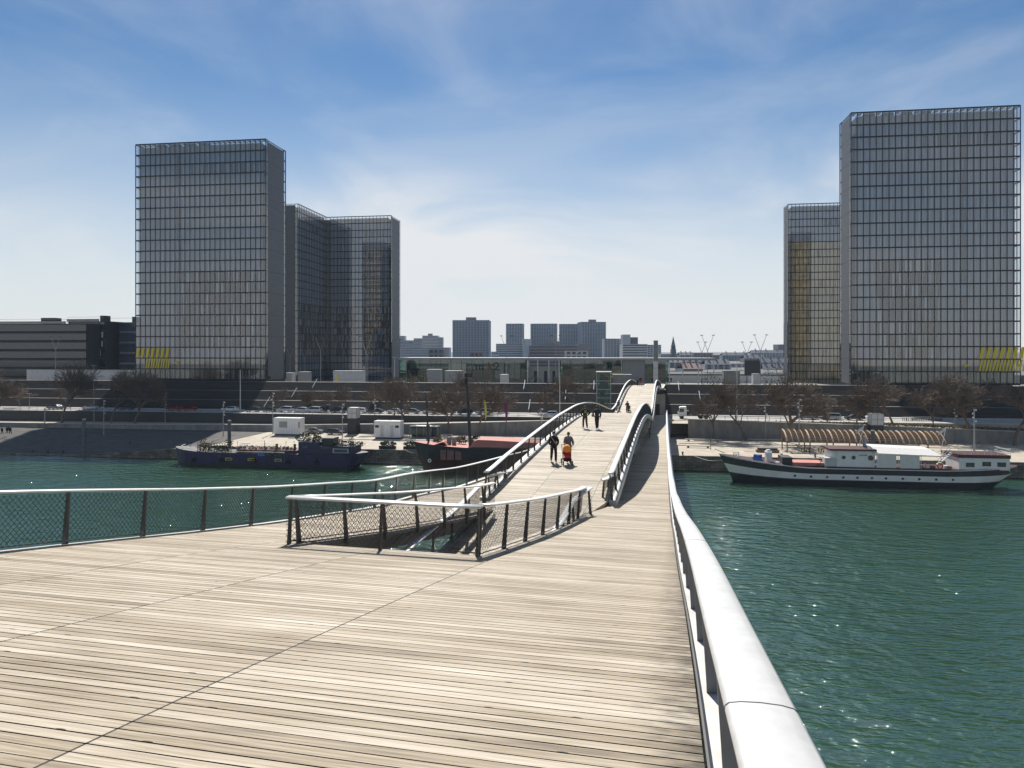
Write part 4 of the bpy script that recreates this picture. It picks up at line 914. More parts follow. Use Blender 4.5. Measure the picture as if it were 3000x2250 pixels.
for x, kd, cl, lb in [(162, 'sedan', 'grey', 'dark grey car leaving the sun patch by the tall left tree'), (264, 'sedan', 'silver', 'silver car at the edge of the left shade'), (368, 'sedan', 'black', 'black car deep in the tower shadow left of the red pair'), (508, 'hatch', 'red', 'left car of the red pair in the tower shadow'), (553, 'hatch', 'red', 'right car of the red pair in the tower shadow'),
    (676, 'hatch', 'white', 'white car beside the white lamp mast'), (741, 'hatch', 'black', 'black hatchback first in the sunlit row'), (790, 'sedan', 'black', 'black saloon second in the sunlit row'), (836, 'mpv', 'silver', 'grey silver hatchback third in the sunlit row'), (882, 'hatch', 'silver', 'silver hatchback above the right end of the first cabin'),
    (919, 'mpv', 'silver', 'silver estate overlapping a dark car behind it'), (992, 'mpv', 'black', 'black van like car left of the lift pylon'), (1054, 'hatch', 'white', 'pale hatchback just right of the lift pylon'), (1100, 'sedan', 'black', 'long black saloon right of the pale hatchback'), (1156, 'sedan', 'silver', 'silver saloon above the second cabin'), (1206, 'sedan', 'grey', 'dark grey saloon left of the short mast'),
    (1259, 'hatch', 'silver', 'pale blue silver hatchback between the two masts'), (1311, 'mpv', 'grey', 'grey car behind the quay tree left of the leaning mast'), (1363, 'hatch', 'black', 'black hatchback behind the leaning mast'), (1418, 'mpv', 'silver', 'silver car behind the yellow flag')]: car(x, kd, cl, lb)
car(1613, 'hatch', 'silver', 'lone silver blue hatchback on the road left of the bridge', 184.6)
car(940, 'mpv', 'black', 'black car half hidden behind the silver estate', 190.4)
for x, kd, cl, lb, v in [(2367, 'sedan', 'grey', 'dark grey saloon first in the row right of the bridge', 186), (2434, 'mpv', 'silver', 'silver people carrier right of the bridge', 186), (2504, 'sedan', 'black', 'black saloon behind the small round tree on the right', 186), (2562, 'hatch', 'white', 'white car peeking out behind the right lift pylon', 188)]: car(x, kd, cl, lb, v)
car(920, 'sedan', 'grey', 'grey saloon parked on the low quay right of the first cabin', 168.0, Z_QUAY+.004, 1, 'cars parked on the low quay', .1); car(983, 'hatch', 'black', 'black hatchback parked on the low quay before the lift pylon', 166.5, Z_QUAY+.004, 1, 'cars parked on the low quay', -.05)
# truck
o = bank('flatbed_truck', pixv(2030, 184), 184, Z_ROAD+.004, 'white cabbed truck with bare dark chassis right of the bridge', 'truck')
b = MB(); b.grid([[(x, s, z) for x, z in ((-3.6, .7), (-3.7, 1.6), (-3.35, 2.7), (-3.2, 3.0), (-1.7, 3.05), (-1.6, .7))] for s in (-1.2, 1.2)], 0, True, True); b.build('cab', 'white', o)
b = MB(); b.quad((-3.69, -1.0, 1.75), (-3.69, 1.0, 1.75), (-3.40, 1.0, 2.65), (-3.40, -1.0, 2.65)); b.build('windscreen', 'cglass', o)
b = MB(); b.quad((-3.45, -1.215, 1.75), (-2.3, -1.215, 1.75), (-2.3, -1.215, 2.6), (-3.25, -1.215, 2.6)); b.build('side_window', 'cglass', o)
b = MB(); b.box(-1.58, 4.2, -.5, .5, .75, 1.05); b.build('chassis', 'dark', o)
b = MB(); b.box(-1.5, -1.1, -1.1, 1.1, 1.06, 2.0); b.build('headboard', 'dark', o)
for x in (-2.8, 1.8, 3.1):
    for s in (-1, 1):
        b = MB(); b.disc_y(x, s*1.0-.15, .5, .5, .3, 16); b.build('wheel', 'black', o)
# motorbikes / hire bicycles in the shade at right
rbk = random.Random(4)
b = MB()
for s in (-.5, .5):
    b.grid([[(s+.33*math.cos(a*math.pi/7)*q, y, .34+.33*math.sin(a*math.pi/7)*q) for a in range(14)] for q, y in ((1, -.03), (1, .03), (.86, .03), (.86, -.03), (1, -.03))], 0, True)
wh = b
b = MB(); b.tube([(-.5, 0, .34), (-.15, 0, .75), (.35, 0, .85), (.5, 0, .34)], .03, 5); b.tube([(-.15, 0, .9), (-.05, 0, .3), (.35, 0, .85)], .03, 5)
o = empty('bicycle', (0, 0, 0)); fr = b.build('frame', 'grey', o); wh.build('wheel', 'black', o)
b = MB(); b.box(-.28, -.04, -.07, .07, .9, .97); b.build('saddle', 'black', o)
b = MB(); b.tube([(.34, -.28, 1.02), (.38, 0, .98), (.34, .28, 1.02)], .02, 5); b.build('handlebar', 'chrome', o)
o['category'] = 'bicycle'
for i in range(22):
    c = o if i == 0 else copy_tree(o); x = 2645+i*5.4
    c.location = w_uv(pixv(x, 186), 186, Z_ROAD+.004); c.rotation_euler = (0, 0, -AL+R(78)+rbk.uniform(-.15, .15)); c['group'] = 'bicycles parked in a row under the right tower'; c['label'] = 'bicycle parked in the close row on the shaded road at right'

# ================================================================ road and quay furniture
def roadrail(x0, x1, v, z, label): fence(pixv(x0, v), pixv(x1, v), v, z, 1.0, 2.6, label, 'grey', (1, .55), 'guard_rail', r=.045)
roadrail(-60, 700, 179.6, Z_ROAD+.1, 'guard rail of the road in the shade at left'); roadrail(700, 1545, 179.6, Z_ROAD+.1, 'sunlit guard rail along the row of parked cars'); roadrail(2060, 2330, 180.5, Z_ROAD+.1, 'guard rail along the road right of the truck')
def mast(x, v, zb, yt, label, m='offwhite', head=True, r=.11):
    H = zat(x, yt, v)-zb; o = bank('lamp_mast', pixv(x, v), v, zb, label, 'lamp mast', 'slim lamp masts along the road and quay')
    b = MB(); b.cyl(0, 0, 0, H, r, r*.6, 8); b.build('pole', m, o)
    if head == 'spots':
        for k in range(5):
            b = MB(); a = k*1.9; b.cyl(.32*math.cos(a), .32*math.sin(a), H-.4-k*.75, H-.1-k*.75, .15, .2, 8); b.build('spotlight', 'chrome', o)
    elif head:
        b = MB(); b.box(-.7, .7, -.16, .16, H, H+.14); b.build('lamp_head', 'grey', o)
for x, v, zb, yt, lb, m, hd, r in [(704, 188, Z_ROAD, 1083, 'tall white mast in front of the left tower', 'offwhite', False, .16), (1156, 188, Z_ROAD, 1048, 'tall pale mast at the right edge of the open book tower', 'offwhite', True, .13), (1640, 182, Z_ROAD, 1090, 'pale mast left of the glass lift', 'offwhite', False, .13), (2159, 183, Z_ROAD, 1056, 'tall pale mast right of the truck', 'offwhite', True, .14),
    (799, 166, Z_QUAY, 1150, 'dark mast with spotlights at the first white cabin', 'grey', 'spots', .12), (1003, 160, Z_QUAY, 1182, 'dark mast with spotlights left of the lift pylon', 'grey', 'spots', .12), (1098, 180, Z_ROAD, 1160, 'dark mast with spotlights left of the second cabin', 'grey', 'spots', .1), (304, 158, Z_QUAY, 1172, 'mast with bright spotlights in the shade at left', 'grey', 'spots', .12), (654, 159, Z_QUAY, 1176, 'mast with spotlights at the edge of the tower shadow on the quay', 'grey', 'spots', .12),
    (484, 178, 3.0, 1150, 'thin mast with lights in the shadow of the left tower', 'grey', 'spots', .1), (131, 172, Z_QUAY, 1196, 'dark quay mast at left by the sunlit paving', 'grey', False, .16), (86, 190, Z_ROAD, 1154, 'thin road lamp at far left', 'grey', True, .09), (275, 176, 3.2, 1072, 'tall thin lamp mast left of the left tower', 'grey', True, .09), (964, 192, Z_ROAD, 1186, 'short road lamp behind the silver cars', 'grey', True, .07), (1192, 192, Z_ROAD, 1187, 'short road lamp above the second cabin', 'grey', True, .07), (1334, 192, Z_ROAD, 1181, 'short road lamp left of the leaning mast', 'grey', True, .07),
    (1585, 170, Z_QUAY, 1196, 'dark mast with spotlights by the lone silver car', 'grey', 'spots', .12), (2243, 169, Z_QUAY, 1182, 'dark mast with a bright lamp on the ramp wall', 'grey', 'spots', .13), (2341, 152, Z_QUAY, 1168, 'tall dark mast in front of the left end of the pergola', 'grey', 'spots', .12), (2798, 172, 4.4, 1186, 'dark mast with spotlights behind the pergola at right', 'grey', 'spots', .12), (2854, 158, Z_QUAY, 1198, 'thick dark mast right of the pergola', 'grey', 'spots', .2), (2561, 192, Z_ROAD, 1190, 'short road lamp behind the right lift pylon', 'grey', True, .09), (2082, 152, Z_QUAY, 1276, 'thin dark pole on the quay before the barge bow', 'dark', False, .06)]:
    mast(x, v, zb, yt, lb, m, hd, r)
for x, yt, v, lb in [(260, 1228, 143.6, 'thick grey mooring pile on the shaded quay at left'), (682, 1232, 143.8, 'grey mooring pile behind the purple barge'), (1259, 1242, 143.4, 'grey mooring pile behind the bow of the red boat'), (2549, 1261, 140.5, 'grey mooring pile rising behind the white barge cabin')]:
    zb = -2; H = zat(x, yt, v)-zb; o = bank('mooring_pile', pixv(x, v), v-1.4, zb, lb, 'mooring pile', 'mooring piles along the quay wall'); b = MB(); b.cyl(0, 0, 0, H, .36, n=14); b.build('shaft', 'pile', o); b = MB(); b.cyl(0, 0, H+.003, H+.2, .40, .34, 14); b.build('cap', 'grey', o)
# concrete lift pylons on the quay
for x0, x1, yt, ym, v, lb, zb in [(1018, 1044, 1195, 1226, 171.0, 'concrete lift pylon with pale glazed head left of the second cabin', Z_QUAY), (2553, 2589, 1213, 1246, 170.4, 'concrete lift pylon with pale glazed head behind the pergola', Z_QUAY)]:
    u0, u1 = pixv(x0, v-3.2), pixv(x1, v-3.2); o = bank('lift_pylon', (u0+u1)/2, v-3.2, zb, lb, 'lift pylon'); h = (u1-u0)/2; H = zat((x0+x1)/2, yt, v-3.2)-zb; Hm = zat((x0+x1)/2, ym, v-3.2)-zb
    b = MB(); b.box(-h, h, 0, 2.6, 0, Hm); b.build('base', 'dark', o); b = MB(); b.box(-h*.98, h*.98, .03, 2.57, Hm+.01, H); b.build('head', 'offwhite', o)
    for sx in (-h, 0, h):
        b = MB(); b.box(sx-.06, sx+.06, -.05, .02, Hm, H+.05); b.build('frame_bar', 'grey', o)
    for zz in (Hm+.05, (H+Hm)/2, H):
        b = MB(); b.box(-h-.06, h+.06, -.06, .015, zz-.06, zz+.06); b.build('frame_bar', 'grey', o)
# white cabins
def cabin(x0, x1, yt, v, label, feats):
    u0, u1 = pixv(x0, v), pixv(x1, v); o = bank('site_cabin', (u0+u1)/2, v, Z_QUAY, label, 'site cabin'); h = (u1-u0)/2; H = zat((x0+x1)/2, yt, v)-Z_QUAY
    b = MB(); b.box(-h, h, 0, 2.6, .35, H); b.build('wall', 'white', o); b = MB(); b.box(-h-.06, h+.06, -.06, 2.66, H+.003, H+.16); b.build('roof', 'offwhite', o); b = MB(); b.box(-h+.2, h-.2, .2, 2.4, 0, .35); b.build('skid', 'dark', o)
    for nm, a, c, z0, z1, m in feats:
        b = MB(); b.box(-h+2*h*a, -h+2*h*c, -.03, -.004, .35+(H-.35)*z0, .35+(H-.35)*z1); b.build(nm, m, o)
    n = 10
    for i in range(n+1):
        b = MB(); xx = -h+.05+(2*h-.1)*i/n; b.box(xx-.02, xx+.02, -.018, -.002, .4, H-.05); b.build('wall_rib', 'offwhite', o)
cabin(801, 879, 1227, 163, 'white site cabin with one grey shuttered window left of the parked quay cars', [('window', .22, .52, .42, .82, 'grey'), ('window', .93, .99, .42, .82, 'grey')])
cabin(1096, 1173, 1236, 160, 'white site cabin with two doors right of the lift pylon', [('window', .04, .18, .62, .78, 'win'), ('door', .24, .36, .04, .78, 'offwhite'), ('door', .62, .74, .04, .78, 'offwhite'), ('window', .8, .94, .62, .78, 'win')])
# glazed shelter
u0, u1 = pixv(1199, 163), pixv(1284, 163); o = bank('glazed_shelter', (u0+u1)/2, 163, Z_QUAY, 'dark glazed shelter with a flat roof behind the short mast', 'shelter'); h = (u1-u0)/2
b = MB(); b.box(-h, h, 0, 2.2, 2.62, 2.78); b.build('roof', 'offwhite', o); b = MB(); b.box(-h, h, 2.0, 2.1, 0, 2.6); b.build('back_wall', 'win', o)
for i in range(5):
    b = MB(); xx = -h+.06+(2*h-.12)*i/4; b.box(xx-.05, xx+.05, .02, .12, 0, 2.6); b.build('post', 'grey', o)
for i in (0, 1, 2):
    b = MB(); b.quad((-h+.1+h*.5*i, .07, .1), (-h+h*.5*(i+1), .07, .1), (-h+h*.5*(i+1), .07, 2.5), (-h+.1+h*.5*i, .07, 2.5)); b.build('glass_panel', 'gglass', o)
b = MB(); b.box(.5, 1.4, .6, 1.3, 0, 1.1); b.build('bin', 'leaf', o)
# feather flags
for x, yt, yb, m, lb in [(1421, 1171, 1290, 'yellowc', 'yellow feather flag behind the red boat'), (1482, 1176, 1290, 'purple', 'purple feather flag right of the yellow one')]:
    v = 150; u = pixv(x, v); zt = zat(x, yt, v); o = bank('feather_flag', u, v, Z_QUAY, lb, 'flag'); H = zt-Z_QUAY
    b = MB(); b.tube([(0, 0, 0), (0, 0, H*.6), (-.1, 0, H*.9), (-.32, 0, H)], .045, 6); b.build('pole', 'dark', o)
    b = MB(); b.grid([[(-.32+.30*f, .02*math.sin(9*f), H-f*4.2), (-.30+.32*f+w_*math.sin(math.pi*min(1, f*.75+.15)), .05*math.sin(7*f), H-f*4.2-.1)] for f, w_ in [(i/12, .5) for i in range(13)]]); b.build('cloth', m, o)
    b = MB(); b.box(-.35, .35, -.35, .35, .001, .25); b.build('foot', 'dark', o)
# quay benches, bollards, timber pile
for i, (x, y, L, m, lb, nm) in enumerate([(2045, 1312, 5, 'kerb', 'long pale stone bench on the quay by the barge bow', 'bench'), (2060, 1293, 8, 'kerb', 'long low stone bench at the foot of the ramp wall', 'bench'), (2250, 1293, 9, 'kerb', 'low stone bench left of the pergola', 'bench'), (345, 1255, 4, 'kerb', 'stone bench in the shade on the left quay', 'bench'), (1290, 1278, 6, 'kerb', 'stone bench behind the red boat', 'bench')]):
    u, v = pix(x, y, Z_QUAY); o = bank(nm, u, v, Z_QUAY, lb, nm); b = MB(); b.box(-L/2, L/2, -.3, .3, .32, .5); b.build('seat', m, o)
    for s in (-.4, .4):
        b = MB(); b.box(L*s-.2, L*s+.2, -.24, .24, 0, .318); b.build('foot', 'conc', o)
for i, (x, lb) in enumerate([(96, 'bollard low on the slipway at far left'), (140, 'bollard halfway up the slipway edge'), (185, 'bollard near the top of the slipway edge'), (380, 'bollard on the shaded quay edge'), (1112, 'bollard on the quay edge left of the planter'), (2388, 'bollard on the quay edge behind the barge foredeck'), (2290, 'bollard on the quay edge near the blue tarpaulin'), (2000, 'bollard on the quay edge next to the bridge')]):
    u = pixv(x, 143.4); z = Z_QUAY if x > 330 else .35+max(0, min(1, (u+116)/30))*2.45
    o = bank('bollard', u, 143.4, z-.02, 'small dark '+lb, 'bollard', 'bollards along the quay edge'); b = MB(); b.cyl(0, 0, 0, .5, .16, .13, 10); b.build('shaft', 'dark', o); b = MB(); b.cyl(0, 0, .501, .66, .24, .2, 10); b.build('head', 'dark', o)
u, v = pix(2248, 1325, Z_QUAY); o = bank('timber_stack', u, v, Z_QUAY, 'stack of timber and pipes under dark cover on the quay', 'timber stack')
b = MB(); b.box(-2.2, 2.2, -.5, .5, 0, .55); b.build('timber', 'timber', o)
for i in range(3):
    b = MB(); b.tube([(-1.9, -.3+.3*i, .72), (1.9, -.3+.3*i, .72)], .16, 8); b.build('pipe', 'dark', o)
for x, y, L, lb in [(2195, 1322, 2.0, 'pale plank lying left of the timber stack'), (2155, 1325, 1.4, 'short brown plank lying near the barge bow'), (2315, 1323, 2.2, 'thin plank lying right of the timber stack')]:
    u, v = pix(x, y, Z_QUAY); o = bank('plank', u, v, Z_QUAY, lb, 'plank'); b = MB(); b.box(-L/2, L/2, -.12, .12, .002, .09); b.build('board', 'paletimber', o)
for x, lb, n in [(1135, 'leafy planter box on the quay edge left of the red boat bow', 1), (1205, 'leafy planter box touching the red boat bow', 1)]:
    u = pixv(x, 143.6); o = bank('planter', u, 143.9, Z_QUAY, lb, 'planter'); b = MB(); b.box(-1.7, 1.7, -.4, .4, 0, .6); b.build('box', 'dark', o); b = MB(); bush(b, 0, 0, .95, 1.8, .6, .6, 420, .3, rb); b.build('foliage', 'leaf', o)
# pergola with curved timber ribs
u0, u1 = pixv(2306, 150), pixv(2772, 150)
o = bank('pergola', u0, 150, Z_QUAY, 'long timber pergola with curved pale ribs on the quay behind the barge', 'pergola'); L = u1-u0; n = 27
for i in range(n+1):
    x = L*i/n; big = i % 4 == 0; w_ = .13 if big else .05
    arc = [(4.2-4.2*math.cos(a)*1.0, 2.35+1.75*math.sin(a)) for a in [math.pi/2*k/8 for k in range(9)]]
    arc = [(4.3*(k/8)**1.0, 2.3+1.9*math.sin(math.pi/2*(k/8)**.8)) for k in range(9)]
    b = MB(); b.grid([[(x-w_, y, z-.09), (x+w_, y, z-.09), (x+w_, y, z+.09), (x-w_, y, z+.09)] for y, z in arc], 0, True, True); b.build('rib', 'paletimber', o)
    if big:
        for y, zt in ((0, 2.3), (4.3, 4.1)):
            b = MB(); b.box(x-.1, x+.1, y-.1, y+.1, 0, zt-.1); b.build('post', 'timber', o)
for f in (0.0, .1, .2, .3, .42, .54, .66, .8, 1.0):
    y = 4.3*f; z = 2.3+1.9*math.sin(math.pi/2*f**.8); b = MB(); b.box(-.3, L+.3, y-.07, y+.07, z-.30, z-.12); b.build('purlin', 'timber', o)
for k in range(9):
    b = MB(); xx = 3+k*3.3; b.box(xx, xx+2.4, 1.6, 2.6, .68, .75); b.box(xx+.2, xx+.35, 2, 2.2, 0, .678); b.box(xx+2.05, xx+2.2, 2, 2.2, 0, .678)
    p = bank('picnic_table', u0+0, 150, Z_QUAY, 'dark picnic table in the shade under the timber pergola', 'table', 'picnic tables under the pergola'); p.location = w_uv(u0+xx, 151.6, Z_QUAY)
    b = MB(); b.box(0, 2.0, 0, .8, .68, .75); b.build('tabletop', 'timber', p)
    for sx in (.2, 1.65):
        b = MB(); b.box(sx, sx+.15, .3, .5, 0, .678); b.build('leg', 'dark', p)
    for sy in (-.55, 1.05):
        b = MB(); b.box(0, 2.0, sy, sy+.3, .40, .45); s_ = b.build('bench', 'timber', p)
        b = MB(); b.box(.9, 1.1, sy+.1, sy+.2, 0, .398); b.build('leg', 'dark', s_)
# ================================================================ boats (local x along the quay, bow at -x; y away from us; z from the waterline)
def hull(name, root, L, B, sheer, bands, mats, bow=.16, stern=.10, rake=1.5, flare=.12, ns=40):
    """sheer(f) = deck height, bands = fractions of height where the paint changes"""
    b = MB(); rows = []
    lv = [-.12, 0.0]+list(bands)+[1.0]
    for i in range(ns+1):
        f = i/ns; sh = sheer(f)
        if f < bow: w = math.sin(math.pi/2*(f/bow))**.65
        elif f > 1-stern: w = .12+.88*math.sin(math.pi/2*max(0, (1-f)/stern))**.55
        else: w = 1
        row = []
        for side in (-1, 1):
            pts = []
            for q in lv:
                z = q*sh if q >= 0 else -.8
                ww = w*(1-flare*(1-q)*(1 if bow < f < 1-stern else 1.8)) if q >= 0 else w*.7
                x = -L/2+L*f-(rake*q*(1-f/bow) if f < bow and q > 0 else 0)+(rake*.8*q*((f-1+stern)/stern) if f > 1-stern and q > 0 else 0)+(1.6*(1-q)*-((f-1+stern)/stern) if f > 1-stern and q < .4 else 0)
                pts.append((x, side*B/2*max(ww, .03), z))
            row += pts if side < 0 else pts[::-1]
        rows.append(row)
    k = len(lv)
    def mi(a, c):
        if c == k-1: return len(mats)-1
        j = c if c < k-1 else 2*k-2-c
        return min(j, len(mats)-1)
    b.grid(rows, mi, False); 
    i0 = len(b.v)
    b.poly(rows[0], 0); b.poly(rows[-1][::-1], min(1, len(mats)-1))
    return b.build(name, mats, root)
def boxp(root, name, m, x0, x1, y0, y1, z0, z1, parent=None):
    b = MB(); b.box(x0, x1, y0, y1, z0, z1); return b.build(name, m, parent or root)
# --- white barge on the right
u0, u1, vb = pixv(2150, 132), pixv(2938, 132), 132
L = u1-u0; uc = (u0+u1)/2
wb = bank('river_barge', uc, vb, 0, 'long slate and white barge with round portholes moored on the right', 'barge')
X = lambda px_: pixv(px_, 130)-uc
Z = lambda y, px_: zat(px_, y, 129.5)
shw = lambda f: 3.05+1.75*max(0, 1-f/.3)**1.7+.75*max(0, (f-.75)/.25)**1.6
hull('hull', wb, L, 6.0, shw, (.28, .34, .66, .955), ['boot', 'boot', 'hullgrey', 'white', 'hullgrey', 'white', 'maroon'], .17, .12, 2.6)
for x in (2325, 2372, 2419, 2466, 2507, 2549, 2590, 2639, 2687, 2736, 2785):
    f = (X(x)+L/2)/L; z = shw(f)*.50
    b = MB(); yy = -3.0*(1-.12*.46); b.disc_y(X(x), yy-.05, z, .27, .12, 16); p = b.build('porthole', 'chrome', wb); b = MB(); b.disc_y(X(x), yy-.07, z, .2, .12, 16); b.build('pane', 'cglass', p)
boxp(wb, 'cabin', 'white', X(2452), X(2562), -2.3, 2.3, 2.9, 6.0)
boxp(wb, 'cabin_roof', 'maroon', X(2428), X(2566), -2.5, 2.5, 6.003, 6.3)
b = MB(); n = 8; b.grid([[(X(2452)+.001-1.4*math.sin(math.pi*i/n), -2.3+4.6*i/n, z) for i in range(n+1)] for z in (2.9, 6.0)]); b.build('wheelhouse_front', 'white', wb)
for x, r in ((2470, .24), (2499, .26), (2549, .36)):
    b = MB(); b.disc_y(X(x), -2.37, 4.85, r+.07, .06, 16); p = b.build('round_window', 'dark', wb); b = MB(); b.disc_y(X(x), -2.39, 4.85, r, .03, 16); b.build('pane', 'cglass', p)
boxp(wb, 'vent_grille', 'grey', X(2515), X(2538), -2.36, -2.303, 5.2, 5.4)
b = MB(); x0, x1 = X(2548), X(2754); b.grid([[(x0+.3, 1.9, 6.75), (x1-1.3, 1.9, 6.45)], [(x0, -.3, 6.6), (x1-.9, -.3, 6.3)], [(x0+.4, -2.7, 5.75), (x1, -2.7, 5.45)], [(x0+.4, -2.72, 5.6), (x1, -2.72, 5.3)]]); b.build('awning', 'canvas', wb)
for a, c in ((2566, 2622), (2632, 2690)):
    b = MB(); b.grid([[(X(a)+(X(c)-X(a))*i/8, -2.6+.03*math.sin(i*2.2), z) for i in range(9)] for z in (3.1, 5.5)]); b.build('side_curtain', 'canvas', wb)
for x in (2564, 2627, 2694, 2752):
    b = MB(); b.cyl(X(x), -2.62, 2.9, 5.4, .05, n=6); b.build('awning_post', 'white', wb)
boxp(wb, 'aft_cabin', 'white', X(2806), X(2954), -2.5, 2.5, 3.0, 5.2); boxp(wb, 'aft_roof_band', 'maroon', X(2803), X(2956), -2.6, 2.6, 5.203, 5.75)
boxp(wb, 'deck_band', 'maroon', X(2420), X(2950), -2.75, 2.75, 2.86, 3.25)
for x, z in ((2838, 4.05), (2886, 4.25), (2930, 4.2)):
    p = boxp(wb, 'window', 'dark', X(x)-.65, X(x)+.65, -2.56, -2.503, z-.36, z+.36); boxp(wb, 'pane', 'cglass', X(x)-.52, X(x)+.52, -2.58, -2.562, z-.26, z+.26, p)
b = MB()
for zz in (6.1, 6.6): b.tube([(X(2803), -2.55, zz), (X(2956), -2.55, zz), (X(2956), 2.5, zz)], .035, 5)
r_ = b.build('roof_rail', 'white', wb)
for i in range(9):
    b = MB(); x = X(2803)+(X(2956)-X(2803))*i/8; b.cyl(x, -2.55, 5.75, 6.6, .03, n=5); b.build('post', 'white', r_)
b = MB()
for s in (-1.9, -1.0):
    b.tube([(X(2752), s, 3.9), (X(2790), s, 5.8)], .06, 5); 
for s in (-1.92, -.98):
    for zz in (.55, 1.0): b.tube([(X(2752), s, 3.9+zz), (X(2790), s, 5.8+zz)], .035, 5)
for k in range(8):
    f = k/7; b.box(X(2752)+(X(2790)-X(2752))*f-.14, X(2752)+(X(2790)-X(2752))*f+.14, -1.9, -1.0, 3.88+1.9*f, 3.95+1.9*f)
b.build('stairway', 'white', wb)
boxp(wb, 'hatch_cover', 'redroof', X(2323), X(2415), -1.8, 1.8, 3.2, 3.75); boxp(wb, 'deck_box', 'dark', X(2292), X(2322), -1.9, 1.5, 3.2, 4.6)
boxp(wb, 'locker', 'offwhite', X(2416), X(2450), -2.2, -.6, 3.1, 4.7); boxp(wb, 'winch_house', 'white', X(2250), X(2266), -.9, .8, 3.6, 5.3)
b = MB(); b.cyl((X(2250)+X(2266))/2, -.05, 5.3, 5.7, .65, .3, 12); b.build('winch_cap', 'white', wb)
b = MB()
b.grid([[(X(2208), -1.2, 3.9), (X(2242), -1.2, 3.75)], [(X(2212), -.7, 4.9), (X(2226), -.7, 4.6)], [(X(2226), 0, 4.55), (X(2240), 0, 4.75)], [(X(2210), 1.1, 3.9), (X(2242), 1.1, 3.8)]]); b.build('tarpaulin', 'bluetarp', wb)
boxp(wb, 'tender_boat', 'redfab', X(2209), X(2242), -1.0, 1.0, 3.55, 3.88)
b = MB(); b.grid([[(X(2161)+(.45+.07*math.cos(q))*math.cos(a), -.6+.07*math.sin(q), 4.75+(.45+.07*math.cos(q))*math.sin(a)) for q in [math.pi*2*j/6 for j in range(6)]] for a in [math.pi*2*i/16 for i in range(17)]], 0, True)
for k in range(3): a = k*math.pi/3; b.tube([(X(2161)-.45*math.cos(a), -.6, 4.75-.45*math.sin(a)), (X(2161)+.45*math.cos(a), -.6, 4.75+.45*math.sin(a))], .03, 4)
b.cyl(X(2161), -.6, 3.9, 4.75, .08, n=6); b.build('winch_wheel', 'white', wb)
b = MB(); b.grid([[(X(2749)+(.40+.09*math.cos(q))*math.cos(a), -2.72+.09*math.sin(q), 3.75+(.40+.09*math.cos(q))*math.sin(a)) for q in [math.pi*2*j/6 for j in range(6)]] for a in [math.pi*2*i/16 for i in range(17)]], 0, True); b.build('lifebuoy', 'redfab', wb)
b = MB(); b.tube([(X(2128), 0, 4.9), (X(2098), 0, 5.6)], .07, 6); b.build('bowsprit', 'offwhite', wb)
b = MB(); b.cyl(X(2550), .9, 6.3, 8.2, .3, n=12); b.build('funnel', 'grey', wb)
for x in (2533, 2781):
    fl = MB(); fl.tube([(X(x), 1.2, 5.8), (X(x)+.9, 1.2, 10.0)], .045, 6); pfl = fl.build('flagpole', 'white', wb)
    fl = MB(); fl.grid([[(X(x)+.85-1.2*f, 1.2+.12*math.sin(6*f), 9.9-.8*f), (X(x)+.75-1.1*f, 1.2+.12*math.sin(6*f+.4), 9.3-.8*f)] for f in [i/6 for i in range(7)]]); fl.build('flag', 'canvas', pfl)
rp = random.Random(6)
for i, x in enumerate((2268, 2281, 2400, 2406, 2412, 2700, 2712, 2722, 2735, 2765, 2775, 2783)):
    k = i % 3
    if k == 0: b = MB(); b.cyl(X(x), -1.6, 3.0, 3.9, .05, n=6); b.cyl(X(x), -1.6, 3.9, 4.1, .16, .1, 8); b.build('vent_pipe', 'white', wb)
    elif k == 1: boxp(wb, 'deck_chair', 'white', X(x)-.3, X(x)+.3, -1.6, -1.0, 3.2, 3.7)
    else: boxp(wb, 'crate', 'timber', X(x)-.3, X(x)+.35, -1.9, -1.3, 3.2, 3.65)

# --- violet blue barge on the left, overgrown with plants
u0, u1, vb = pixv(524, 136.5), pixv(1070, 136.5), 136.5; L = u1-u0; uc = (u0+u1)/2
bb = bank('river_barge', uc, vb, 0, 'dark violet blue barge overgrown with potted plants on the left', 'barge')
X = lambda px_: pixv(px_, 134.2)-uc
shb = lambda f: 2.75+.75*max(0, 1-f/.18)**1.3+.35*max(0, (f-.8)/.2)
hull('hull', bb, L, 5.1, shb, (.18, .92), ['boot', 'boot', 'hullblue', 'hullblue', 'dark'], .09, .08, .7, .05)
boxp(bb, 'wheelhouse', 'hullblue', X(872), X(935), -2.0, 2.0, 2.7, 5.1); boxp(bb, 'roof_box', 'dark', X(938), X(971), -1.5, 1.5, 4.4, 5.9); boxp(bb, 'aft_cabin', 'hullblue', X(935.5), X(1035), -2.1, 2.1, 2.7, 4.35)
p = boxp(bb, 'window', 'offwhite', X(974), X(1020), -2.16, -2.103, 3.1, 3.95); boxp(bb, 'pane', 'win', X(977), X(1017), -2.18, -2.162, 3.2, 3.85, p)
for x in (892, 946, 958): boxp(bb, 'window', 'win', X(x)-.5, X(x)+.5, -2.16 if x > 935 else -2.06, -2.003 if x < 935 else -2.103, 3.9, 4.3)
for x in (672, 738, 817): p = boxp(bb, 'window', 'yellowc', X(x)-.7, X(x)+.7, -2.62, -2.50, 1.25, 1.75); boxp(bb, 'pane', 'win', X(x)-.6, X(x)+.6, -2.64, -2.622, 1.32, 1.68, p)
boxp(bb, 'gunwale_rail', 'offwhite', X(690), X(835), -2.55, -2.4, 2.95, 3.08)
boxp(bb, 'deck_house', 'maroon', X(690), X(866), -1.9, 1.9, 2.75, 3.35)
b = MB()
for zz in (4.0, 4.55): b.tube([(X(577), -2.1, zz), (X(650), -2.1, zz), (X(650), 2, zz)], .05, 5)
r_ = b.build('foredeck_rail', 'dark', bb)
